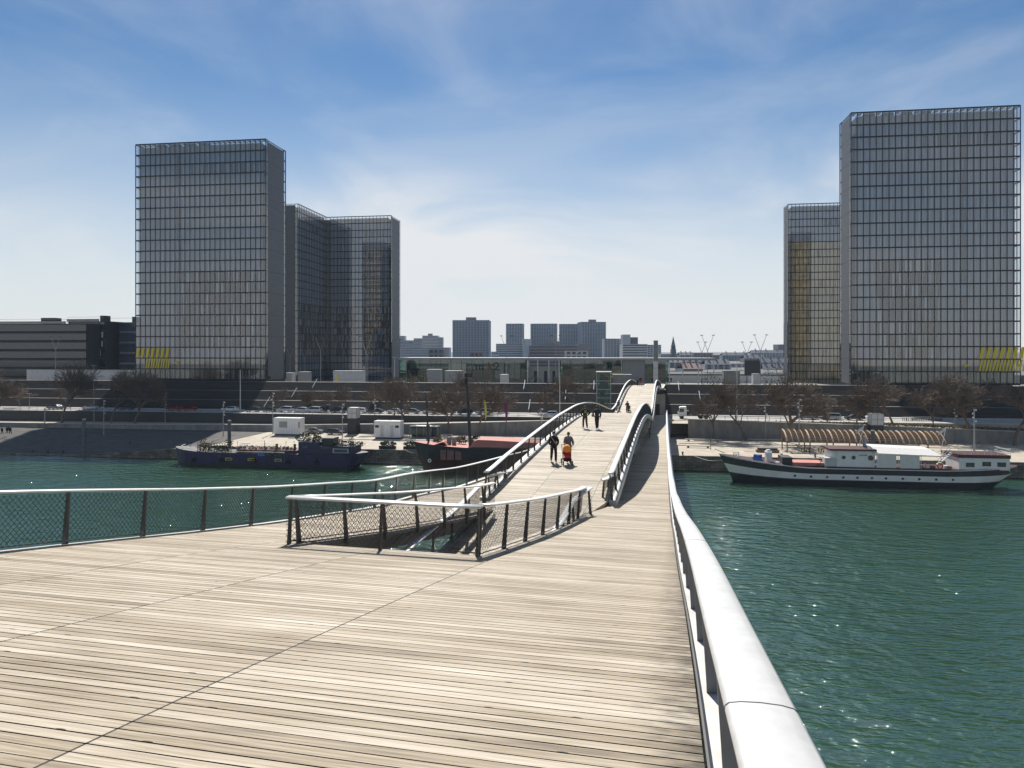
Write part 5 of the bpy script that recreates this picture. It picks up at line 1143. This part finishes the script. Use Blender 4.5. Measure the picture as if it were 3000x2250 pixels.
for i in range(10):
    b = MB(); b.cyl(X(577)+(X(650)-X(577))*i/9, -2.1, 2.7, 4.6, .05, n=5); b.build('post', 'dark', r_)
b = MB(); b.tube([(X(523), 0, 3.95), (X(527), -1.7, 3.9), (X(545), -2.5, 3.6), (X(565), -2.5, 3.35)], .06, 6); b.build('bow_rail', 'white', bb)
for i in range(5):
    f = i/4; b = MB(); b.tube([(X(676)+f*1.6, -1.2, 3.3+f*1.2), (X(676)+1.9+f*1.6, -1.2, 3.3+f*1.2)], .05, 5); b.build('white_chair_slat', 'white', bb)
for x, w_, h_, mt, n in [(600, 2.6, .8, 'dryleaf', 300), (640, 1.6, .6, 'leaf', 200), (660, .9, 1.5, 'dryleaf', 150), (583, .8, 1.6, 'dryleaf', 110), (880, 1.6, 1.0, 'leaf', 260), (905, 1.9, 1.3, 'dryleaf', 340), (922, 1.0, .7, 'leaf', 160), (1000, 2.2, .6, 'leaf', 260), (1040, 1.6, .5, 'leaf', 160), (985, 1.0, .8, 'dryleaf', 110), (1022, .6, 1.1, 'dryleaf', 70)]:
    zt = 5.2 if 872 < x < 930 else 4.4 if x > 935 else 3.0
    b = MB(); bush(b, X(x), -1.0, zt+h_*.6, w_, 1.0, h_, n, .3, rp); b.build('potted_plants' if False else 'plant_clump', mt, bb)
for i in range(14):
    x = 700+i*11.5; b = MB(); bush(b, X(x), -1.3+.4*(i % 3), 3.55, .7, .5, .45, 60, .26, rp); b.build('flower_clump', 'spike' if i % 3 else 'leaf', bb)
for x, z in ((770, 5.0), (833, 4.9), (857, 5.0), (690, 4.7), (771, 4.6)):
    b = MB(); b.cyl(X(x), -1.6, 3.3, z, .035, n=5); b.cyl(X(x), -1.6, z, z+.22, .09, .06, 6); b.build('deck_lamp', 'grey', bb)
for x, m in ((804, 'timber'), (857, 'dark')): boxp(bb, 'chimney', m, X(x)-.18, X(x)+.18, -1.5, -1.1, 3.3, 4.6)
for x, m in ((768, 'bluetarp'), (788, 'leaf'), (816, 'leaf')): boxp(bb, 'hanging_crate', m, X(x)-.7, X(x)+.7, -2.72, -2.58, 2.25, 2.85)

# --- brown red sailing boat behind the bridge
u0, vb = pixv(1243, 135.5), 135.5; L = 36; uc = u0+L/2
rbo = bank('sailing_boat', uc, vb, 0, 'high sided brown red wooden boat with pink canopy and two dark masts', 'boat')
X = lambda px_: pixv(px_, 133)-uc
shr = lambda f: 4.9+.7*max(0, 1-f/.25)**1.4
hull('hull', rbo, L, 6.4, shr, (.12, .42, .5), ['boot', 'hullred', 'hullred', 'maroon', 'dark', 'redroof'], .2, .1, 2.2, .25)
b = MB(); xs = [X(1378), X(1386), X(1400), X(1440), X(1500), X(1575), X(1640)]; zs = [5.05, 6.0, 6.35, 6.3, 6.15, 5.95, 5.8]
b.grid([[(x, y*2.9*(1 if i else .9), z if abs(y) < .9 else 5.0) for y in (-1, -.88, -.4, .4, .88, 1)] for i, (x, z) in enumerate(zip(xs, zs))], 0); b.build('canopy', 'redroof', rbo)
b = MB(); b.grid([[(X(1262), -2.6, 5.0), (X(1262), 2.4, 5.0)], [(X(1300), -2.4, 5.9), (X(1300), 2.4, 5.9)], [(X(1312), -2.6, 5.0), (X(1312), 2.6, 5.0)]]); b.build('fore_canopy', 'redroof', rbo)
b = MB(); b.tube([(X(1246), 0, 4.5), (X(1243), 0, 9), (X(1237), 0, zat(1236, 1150, 135.5))], [.22, .18, .10], 8); b.build('mast', 'dark', rbo)
b = MB(); zt = zat(1358, 1096, 135.5); b.tube([(X(1371), 0, 4.5), (X(1366), 0, 10), (X(1358), 0, zt)], [.36, .30, .18], 10); m_ = b.build('mast', 'dark', rbo)
b = MB(); b.cyl(X(1357.5), 0, zt-2, zt-.9, .34, n=8); b.cyl(X(1357), 0, zt-.5, zt+.2, .3, n=8); b.build('masthead', 'black', m_)
for a, c in ((1292, 1308), (1311, 1331), (1335, 1353)): boxp(rbo, 'shutter', 'pinkshut', X(a), X(c), -2.98, -2.90, 2.5, 4.4)
for x in (1307, 1322): boxp(rbo, 'vent_box', 'conc', X(x)-.35, X(x)+.35, -.4, .4, 5.0, 6.5)
b = MB(); b.disc_y(X(1259), -2.72, 2.25, .36, .08, 14); p = b.build('hull_eye', 'white', rbo); b = MB(); b.disc_y(X(1259), -2.74, 2.25, .16, .05, 12); b.build('pupil', 'black', p)
b = MB(); b.tube([(X(1224), 0, 5.3), (X(1205), 0, 5.5)], .1, 6); b.build('bowsprit', 'dark', rbo)
for x, w_, mt in ((1266, 1.0, 'dryleaf'), (1338, 1.1, 'dryleaf'), (1378, .8, 'leaf')):
    b = MB(); bush(b, X(x), 2.0, 5.7, w_, .6, .8, 150, .35, rp); b.build('plant_clump', mt, rbo)

for bt, xs_, yb, zb_ in ((wb, (), -3.12, 1.5), (bb, (-15, -9, -2, 5, 11), -2.72, 1.2), (rbo, (), -3.2, 1.6)):
    for q in xs_:
        b = MB(); b.grid([[(q+(.34+.12*math.cos(t))*math.cos(a), yb+.12*math.sin(t), zb_+(.34+.12*math.cos(t))*math.sin(a)) for t in [math.pi*2*j/6 for j in range(6)]] for a in [math.pi*2*i/14 for i in range(15)]], 0, True); f_ = b.build('tyre_fender', 'black', bt)
        b = MB(); b.tube([(q, yb, zb_+.4), (q, yb+.12, zb_+1.5)], .03, 4); b.build('fender_rope', 'dark', f_)
    L_ = 22 if bt is wb else 18
    for q, e in ((-L_, -L_-6), (L_*.95, L_*.95+5)):
        b = MB(); b.tube([(q+(e-q)*i/8, 1.5+(7.5 if bt is wb else 5)*i/8, 3.9-.9*i/8-.8*math.sin(math.pi*i/8)) for i in range(9)], .05, 5); b.build('mooring_rope', 'dark', bt)
# ================================================================ people
def skin_mesh(name, verts, edges, radii, m, parent, levels=1, root=0):
    me = bpy.data.meshes.new(name); me.from_pydata(verts, edges, []); o = bpy.data.objects.new(name, me); COL.objects.link(o); o.parent = parent
    o.modifiers.new('Skin', 'SKIN'); 
    for i, r in enumerate(radii):
        me.skin_vertices[0].data[i].radius = (r, r) if isinstance(r, (int, float)) else r
        me.skin_vertices[0].data[i].use_root = (i == root)
    s = o.modifiers.new('Subdivision', 'SUBSURF'); s.levels = levels; s.render_levels = levels
    me.materials.append(M[m] if isinstance(m, str) else m)
    return o
def person(loc, face, label, pose=None, top='c_black', legs='c_black', shoe='black', hair='hair', hat=None, scarf=None, coat=0.0, scale=1.0, group=None, extra=None, detail=True):
    """local frame: x = the person's left, y = back; faces -y. pose gives joints that differ from standing"""
    o = empty('person', loc, face, label, 'person', group); o.scale = (scale,)*3
    J = dict(pelvis=(0, 0, .95), waist=(0, -.01, 1.10), chest=(0, .0, 1.32), neck=(0, .0, 1.47), head=(0, -.015, 1.60), crown=(0, -.005, 1.71))
    for s, n in ((1, 'l'), (-1, 'r')):
        J['sh'+n] = (s*.175, 0, 1.40); J['el'+n] = (s*.24, .03, 1.13); J['wr'+n] = (s*.25, -.05, .88); J['hip'+n] = (s*.09, 0, .90); J['kn'+n] = (s*.10, -.02, .49); J['an'+n] = (s*.10, .03, .085); J['toe'+n] = (s*.115, -.14, .04)
    J.update(pose or {})
    def chain(spec):
        vs, es, rs = [], [], []; ix = {}
        for nm, r, par in spec:
            ix[nm] = len(vs); vs.append(J[nm] if isinstance(nm, str) else nm); rs.append(r)
            if par is not None: es.append((ix[par], ix[nm]))
        return vs, es, rs
    spec = [('pelvis', .11, None), ('waist', .10, 'pelvis'), ('chest', (.125, .10), 'waist'), ('neck', .05, 'chest'), ('head', (.078, .092), 'neck'), ('crown', .055, 'head')]
    for n in 'lr': spec += [('sh'+n, .055, 'chest'), ('el'+n, .042, 'sh'+n), ('wr'+n, .03, 'el'+n), ('hip'+n, .085, 'pelvis'), ('kn'+n, .055, 'hip'+n), ('an'+n, .04, 'kn'+n), ('toe'+n, .032, 'an'+n)]
    vs, es, rs = chain(spec); ix = {s[0]: i for i, s in enumerate(spec)}
    if detail:      # nose, ears, and hands with five fingers
        def add(p, r, par): vs.append(tuple(p)); rs.append(r); es.append((par, len(vs)-1)); return len(vs)-1
        hx, hy, hz = J['head']; add((hx, hy-.105, hz-.005), .014, ix['head'])
        for s, n in ((1, 'l'), (-1, 'r')):
            w_ = Vector(J['wr'+n]); d = (w_-Vector(J['el'+n])).normalized(); side = Vector((0, -1, 0)) if abs(d.y) < .8 else Vector((0, 0, 1)); side = (side-d*side.dot(d)).normalized(); inn = Vector((-s, 0, 0))
            palm = add(w_+d*.075, .034, ix['wr'+n])
            for q, ln in ((-.030, .065), (-.010, .078), (.010, .082), (.030, .074)):
                k1 = add(w_+d*.115-side*q, .010, palm); k2 = add(w_+d*(.115+ln*.55)-side*q+inn*.012, .009, k1); add(w_+d*(.115+ln*.85)-side*q+inn*.035, .008, k2)
            k1 = add(w_+d*.06+side*.045, .011, palm); add(w_+d*.10+side*.062+inn*.02, .009, k1)
    skin_mesh('body', vs, es, rs, 'skin', o, 2 if detail else 1)
    spec = [('chest', (.19, .15), None), ('waist', (.18, .15), 'chest'), ('pelvis', (.18, .155), 'waist'), ('neck', .07, 'chest')]
    for n in 'lr': spec += [('sh'+n, .095, 'chest'), ('el'+n, .078, 'sh'+n), ('wr'+n, .058, 'el'+n)]
    if coat: J['hem'] = (0, .0, .95-coat); spec.append(('hem', (.205, .18), 'pelvis'))
    skin_mesh('jacket', *chain(spec), top, o)
    spec = [('pelvis', .13, None)]
    for n in 'lr': spec += [('hip'+n, .115, 'pelvis'), ('kn'+n, .085, 'hip'+n), ('an'+n, .072, 'kn'+n)]
    J0 = {n: J['an'+n] for n in 'lr'}
    for n in 'lr': J['an'+n] = (J0[n][0], J0[n][1]+.015, J0[n][2]-.03)
    skin_mesh('trousers', *chain(spec), legs, o)
    for n in 'lr': J['an'+n] = J0[n]
    for n in 'lr':
        a, t = Vector(J['an'+n]), Vector(J['toe'+n]); skin_mesh('shoe', [tuple(a+Vector((0, .03, -.03))), tuple(a.lerp(t, .5)+Vector((0, 0, -.01))), tuple(t)], [(0, 1), (1, 2)], [.05, .052, .042], shoe, o)
    hx, hy, hz = J['head']
    b = MB(); n = 12
    b.grid([[(hx+.098*math.cos(a)*math.sin(q), hy+.012+.112*math.sin(a)*math.sin(q), hz+.035+.112*math.cos(q)+(.0 if math.sin(a) > -.3 else .0)-(.07 if math.sin(a) > 0 and q > 1.3 else 0)) for a in [2*math.pi*i/n for i in range(n)]] for q in (.05, .5, 1.0, 1.35, 1.62)], 0, True)
    b.build('hair' if not hat else 'hat', hat or hair, o, True)
    if scarf:
        nx, ny, nz = J['neck']; b = MB(); b.grid([[(nx+(.11+.045*math.cos(q))*math.cos(a), ny+(.10+.045*math.cos(q))*math.sin(a), nz-.01+.05*math.sin(q)) for q in [2*math.pi*j/6 for j in range(6)]] for a in [2*math.pi*i/14 for i in range(15)]], 0, True); b.build('scarf', scarf, o, True)
    if detail:
        for s in (-1, 1):
            b = MB(); b.disc_y(hx+s*.032, hy-.098, hz+.015, .011, .012, 8); b.build('eye', 'black', o)
        b = MB(); b.box(hx-.024, hx+.024, hy-.099, hy-.09, hz-.05, hz-.042); b.build('mouth', 'redfab', o)
    if extra: extra(o)
    return o
def on_mid(x, y, tf=h_mid):
    k = (x-1500)/F; best = None
    for i in range(300, 2150):
        s = i/10; h = tf(s); d = h*F/(y-YH); sx = d*(k*sb+cb)
        if best is None or abs(sx-s) < best[0]: best = (abs(sx-s), d, h)
        if sx < s and best[0] < .3: break
    _, d, h = best; return Vector((k*d, d, EYE-h+.008))
WALK = dict(knl=(.10, -.17, .52), anl=(.10, -.20, .10), toel=(.11, -.37, .07), knr=(-.10, .06, .50), anr=(-.10, .30, .14), toer=(-.11, .17, .045))
WALK2 = dict(knr=(-.10, -.15, .52), anr=(-.10, -.18, .10), toer=(-.11, -.35, .06), knl=(.10, .07, .50), anl=(.10, .28, .14), toel=(.11, .15, .045))
def strap(o): b = MB(); b.tube([(-.17, -.05, 1.46), (-.06, -.165, 1.30), (.13, -.17, 1.02)], .022, 5); b.tube([(-.17, .0, 1.47), (-.05, .15, 1.30), (.15, .15, 1.0)], .022, 5); b.build('bag_strap', 'c_scarf', o)
person(on_mid(1622, 1354), R(4), 'man in a black coat with a pale bag strap walking beside the orange pram', dict(WALK, wrl=(.19, -.10, .96), ell=(.27, .03, 1.15), wrr=(-.19, -.10, .96), elr=(-.27, .03, 1.15)), 'c_black', 'c_black', extra=strap, scale=.99, coat=.12)
pw = on_mid(1664, 1357)
person(pw+Vector((.05, .32, 0)), R(4), 'woman in a taupe coat with pale scarf pushing the orange pram', dict(WALK2, ell=(.25, -.14, 1.14), wrl=(.20, -.42, 1.04), elr=(-.25, -.14, 1.14), wrr=(-.20, -.42, 1.04)), 'c_taupe', 'c_brown', scarf='c_scarf', hair='c_brown', scale=.97, coat=.16)
def bag(o):
    b = MB(); b.poly([(-.085, .155, 1.40), (.085, .155, 1.40), (.10, .165, 1.15), (-.10, .165, 1.15)]); b.poly([(-.085, .158, 1.40), (-.10, .168, 1.15), (.10, .168, 1.15), (.085, .158, 1.40)]); b.build('back_print', 'c_lime', o)
    b = MB(); b.grid([[(.155*math.cos(a), .135*math.sin(a), z) for a in [2*math.pi*i/16 for i in range(16)]] for z in (.965, 1.0)], 0, True); b.build('waist_band', 'c_lime', o)
person(on_mid(1714, 1255), R(186), 'walker seen from behind in a black jacket with lime back print, hands in pockets', dict(WALK, ell=(.36, .08, 1.16), wrl=(.21, -.04, .98), elr=(-.36, .08, 1.16), wrr=(-.21, -.04, .98)), 'c_black', 'c_brown', hat='c_grey', extra=bag, scale=1.0)
def ball(o): pass
pb = on_mid(1749, 1257)
person(pb, R(186), 'walker seen from behind in navy carrying a ball under the left arm', dict(WALK2, ell=(.33, .04, 1.17), wrl=(.24, -.12, 1.06), wrr=(-.24, .10, .88), elr=(-.26, .06, 1.13)), 'c_navy', 'c_navy', scale=1.0)
o = empty('ball', pb+Vector((-.30, .02, 1.02)), 0, 'brown ball held under the arm of the navy walker', 'ball'); b = MB(); n = 12
b.grid([[(.12*math.sin(q)*math.cos(a), .12*math.sin(q)*math.sin(a), .12*math.cos(q)) for a in [2*math.pi*i/n for i in range(n)]] for q in [.06+3.02*j/8 for j in range(9)]], 0, True, True); b.build('skin', 'timber', o, True)
b = MB(); b.grid([[((.121+.004*math.cos(q))*math.cos(a), (.121+.004*math.cos(q))*math.sin(a), .004*math.sin(q)) for q in (0, 2, 4)] for a in [2*math.pi*i/20 for i in range(21)]], 0, True); b.build('seam', 'black', o)
def pram(loc, face, label, hood, seat):
    o = empty('pram', loc, face, label, 'pram')
    b = MB(); rows = []
    for i in range(8):
        a = -.35+2.1*i/7; rows.append([(.225*math.cos(t), .02-.30*math.sin(t)*math.cos(a)*1.0+.0, .80+.30*math.sin(t)*math.sin(a)) for t in [math.pi*k/10 for k in range(11)]])
    b.grid(rows); b.build('hood', hood, o, True)
    b = MB(); b.grid([[(x*w_, y, z) for x in (-1, -.8, .8, 1)] for y, z, w_ in ((.16, .86, .20), (.10, .58, .21), (-.22, .50, .21), (-.36, .62, .19), (-.38, .42, .18), (-.18, .36, .19), (.14, .44, .2))]); b.build('seat', seat, o, True)
    b = MB()
    for s in (-.22, .22): b.tube([(s, .50, 1.02), (s, .12, .55), (s, -.34, .16)], .018, 6); b.tube([(s, -.10, .50), (s, .36, .16)], .018, 6)
    b.tube([(-.22, .50, 1.02), (.22, .50, 1.02)], .022, 6); b.build('frame', 'grey', o)
    b = MB(); b.box(-.18, .18, -.2, .25, .20, .34); b.build('basket', 'c_black', o)
    for x in (-.25, .25):
        for y, r in ((-.34, .12), (.36, .15)):
            b = MB(); b.grid([[(x+dx, y+q*math.cos(a), r+q*math.sin(a)) for dx, q in ((-.025, r), (.025, r), (.025, r*.7), (-.025, r*.7))] for a in [2*math.pi*i/14 for i in range(15)]], 0, True); w2 = b.build('wheel', 'black', o); b = MB(); b.tube([(x-.02, y, r), (x+.02, y, r)], r*.5, 8); b.build('hub', 'chrome', w2)
    return o
pram(pw+Vector((-.10, -.52, .0)), R(4), 'pram with an orange hood and red footmuff pushed towards us', 'orange', 'redfab')
pf = on_mid(1838, 1209)
person(pf, R(184), 'person in a long brown coat walking away near the far rail', dict(WALK, ell=(.24, -.12, 1.14), wrl=(.2, -.4, 1.04), elr=(-.24, -.12, 1.14), wrr=(-.2, -.4, 1.04)), 'c_brown', 'c_brown', hair='c_brown', coat=.3, detail=False)
pram(pf+Vector((.08, -.0, 0))+Vector((.22, .62, -.03)), R(184), 'dark pram pushed away by the person in the brown coat', 'c_black', 'c_brown')
person(on_mid(1811, 1203), R(150), 'person in a blue grey coat leaning at the left rail beyond the crest', dict(WALK2), 'c_blue', 'c_grey', scale=.9, coat=.2, detail=False)
person(on_mid(1876, 1130), R(184), 'taller figure with reddish trousers on the far crest of the bridge', WALK, 'c_black', 'redfab', detail=False); person(on_mid(1868, 1130.5), R(184), 'smaller figure on the left of the pair on the far crest', WALK2, 'c_black', 'c_navy', scale=.72, detail=False)
for x, v, zb, lb, sc in [(1910, 218, Z_ESP, 'dark figure standing by the totem', 1), (1957, 221, Z_ESP, 'dark figure standing tallest in the group right of the totem', 1.05), (1946, 221, Z_ESP, 'dark figure leftmost in the group right of the totem', .95), (1966, 221, Z_ESP, 'dark figure rightmost in the group right of the totem', .95), (786, 217, Z_ESP, 'dark figure at the foot of the left front tower corner', 1.0), (791, 217, Z_ESP, 'second dark figure close to the left front tower corner', .95)]:
    person(w_uv(pixv(x, v), v, zb+.03), R(rb.uniform(0, 360)), lb, WALK if x % 2 else None, 'c_black', 'c_black', scale=sc, detail=False)
for x, y, lb, sc in [(6, 1273, 'dark figure nearest the left picture edge on the sunlit quay', 1), (20, 1270, 'dark figure second from the left edge on the sunlit quay', .95), (25, 1269, 'dark figure hidden behind its neighbour on the sunlit quay', 1), (30.5, 1272, 'dark figure rightmost of the walkers on the sunlit quay', 1.05)]:
    u, v = pix(x, y, Z_QUAY); person(w_uv(u, v, Z_QUAY), R(70), lb, WALK, 'c_black', 'c_black', scale=sc, detail=False)

# ================================================================ air
hz = MB(); hz.box(-1500, 1500, -60, 1500, -4.2, 135); o = hz.build('haze', 'white'); o['kind'] = 'stuff'
m = bpy.data.materials.new('haze_air'); m.use_nodes = True; n = m.node_tree.nodes; n.clear(); out = n.new('ShaderNodeOutputMaterial'); pv = n.new('ShaderNodeVolumePrincipled')
pv.inputs['Color'].default_value = (.60, .79, 1, 1); pv.inputs['Density'].default_value = HAZE; pv.inputs['Anisotropy'].default_value = 0
m.node_tree.links.new(pv.outputs[0], out.inputs['Volume']); o.data.materials.clear(); o.data.materials.append(m)
# ================================================================ camera, light, sky
cam = bpy.data.cameras.new('Camera'); co = bpy.data.objects.new('Camera', cam); COL.objects.link(co); scn.camera = co
co.location = (0, 0, EYE); co.rotation_euler = (R(90), 0, 0)
cam.sensor_width = 36; cam.lens = 36*F/3000; cam.shift_y = -(1125-YH)/3000; cam.clip_start = .05; cam.clip_end = 20000
SUN_EL, SUN_AZ = R(46), R(-4.5)
sd = bpy.data.lights.new('Sun', 'SUN'); sd.energy = 4.8; sd.angle = R(.53); sd.color = (1, .955, .88)
so = bpy.data.objects.new('Sun', sd); COL.objects.link(so); so.location = (0, 0, 200)
dv = Vector((math.sin(SUN_AZ)*math.cos(SUN_EL), math.cos(SUN_AZ)*math.cos(SUN_EL), math.sin(SUN_EL)))
so.rotation_euler = dv.to_track_quat('Z', 'Y').to_euler()
w = bpy.data.worlds.new('World'); scn.world = w; w.use_nodes = True
n = w.node_tree.nodes; l = w.node_tree.links; bg = n['Background']; bg.inputs['Strength'].default_value = SKY
sk = n.new('ShaderNodeTexSky'); sk.sky_type = 'NISHITA'; sk.sun_disc = False; sk.sun_elevation = SUN_EL; sk.sun_rotation = SUN_AZ
sk.air_density = 1.0; sk.dust_density = .1; sk.ozone_density = 1.6; sk.altitude = 50
tc = n.new('ShaderNodeTexCoord')
def wn(scale, st, detail, rough=.6, rot=(0, 0, 0)):
    mp = n.new('ShaderNodeMapping'); mp.inputs['Scale'].default_value = st; mp.inputs['Rotation'].default_value = rot; l.new(tc.outputs['Generated'], mp.inputs[0])
    x = n.new('ShaderNodeTexNoise'); x.inputs['Scale'].default_value = scale; x.inputs['Detail'].default_value = detail; x.inputs['Roughness'].default_value = rough
    x.inputs['Distortion'].default_value = .6
    l.new(mp.outputs[0], x.inputs[0]); return x.outputs[0]
hs = n.new('ShaderNodeHueSaturation'); hs.inputs['Saturation'].default_value = 1.25; hs.inputs['Value'].default_value = .88; l.new(sk.outputs[0], hs.inputs['Color'])
def mrange(src, a, b_, c, d_, smooth=True):
    m_ = n.new('ShaderNodeMapRange'); l.new(src, m_.inputs[0])
    for q, vv in enumerate((a, b_, c, d_)): m_.inputs[q+1].default_value = vv
    if smooth: m_.interpolation_type = 'SMOOTHSTEP'
    return m_.outputs[0]
def mth(op, a, b_):
    m_ = n.new('ShaderNodeMath'); m_.operation = op
    for q, vv in enumerate((a, b_)):
        if isinstance(vv, (int, float)): m_.inputs[q].default_value = vv
        else: l.new(vv, m_.inputs[q])
    return m_.outputs[0]
sx = n.new('ShaderNodeSeparateXYZ'); l.new(tc.outputs['Generated'], sx.inputs[0])
c1 = wn(2.2, (1, 1, 2.8), 8, .55, (0, .25, .3)); c2 = wn(.9, (1, 1, 2.2), 4, .5, (0, -.2, 1.3))
wisp = mth('MULTIPLY', mrange(c1, .40, .72, 0, .72), mrange(c2, .38, .62, .25, 1))
veil = mrange(sx.outputs[2], -.02, .38, .93, 0)                 # thin high cloud thickening towards the horizon
veil = mth('MULTIPLY', veil, mrange(c2, .3, .7, .82, 1.08))
tot = mth('MINIMUM', mth('ADD', wisp, veil), .95)
mx = n.new('ShaderNodeMix'); mx.data_type = 'RGBA'; l.new(tot, mx.inputs[0]); l.new(hs.outputs[0], mx.inputs[6]); mx.inputs[7].default_value = (8.9, 9.0, 9.1, 1)
l.new(mx.outputs[2], bg.inputs[0])
scn.view_settings.view_transform = 'Standard'; scn.view_settings.look = 'None'; scn.view_settings.exposure = EXPO; scn.view_settings.gamma = 1
scn.cycles.use_denoising = True
scn.cycles.max_bounces = 6; scn.cycles.transparent_max_bounces = 24; scn.cycles.sample_clamp_indirect = 5
scn.cycles.caustics_reflective = False; scn.cycles.caustics_refractive = False
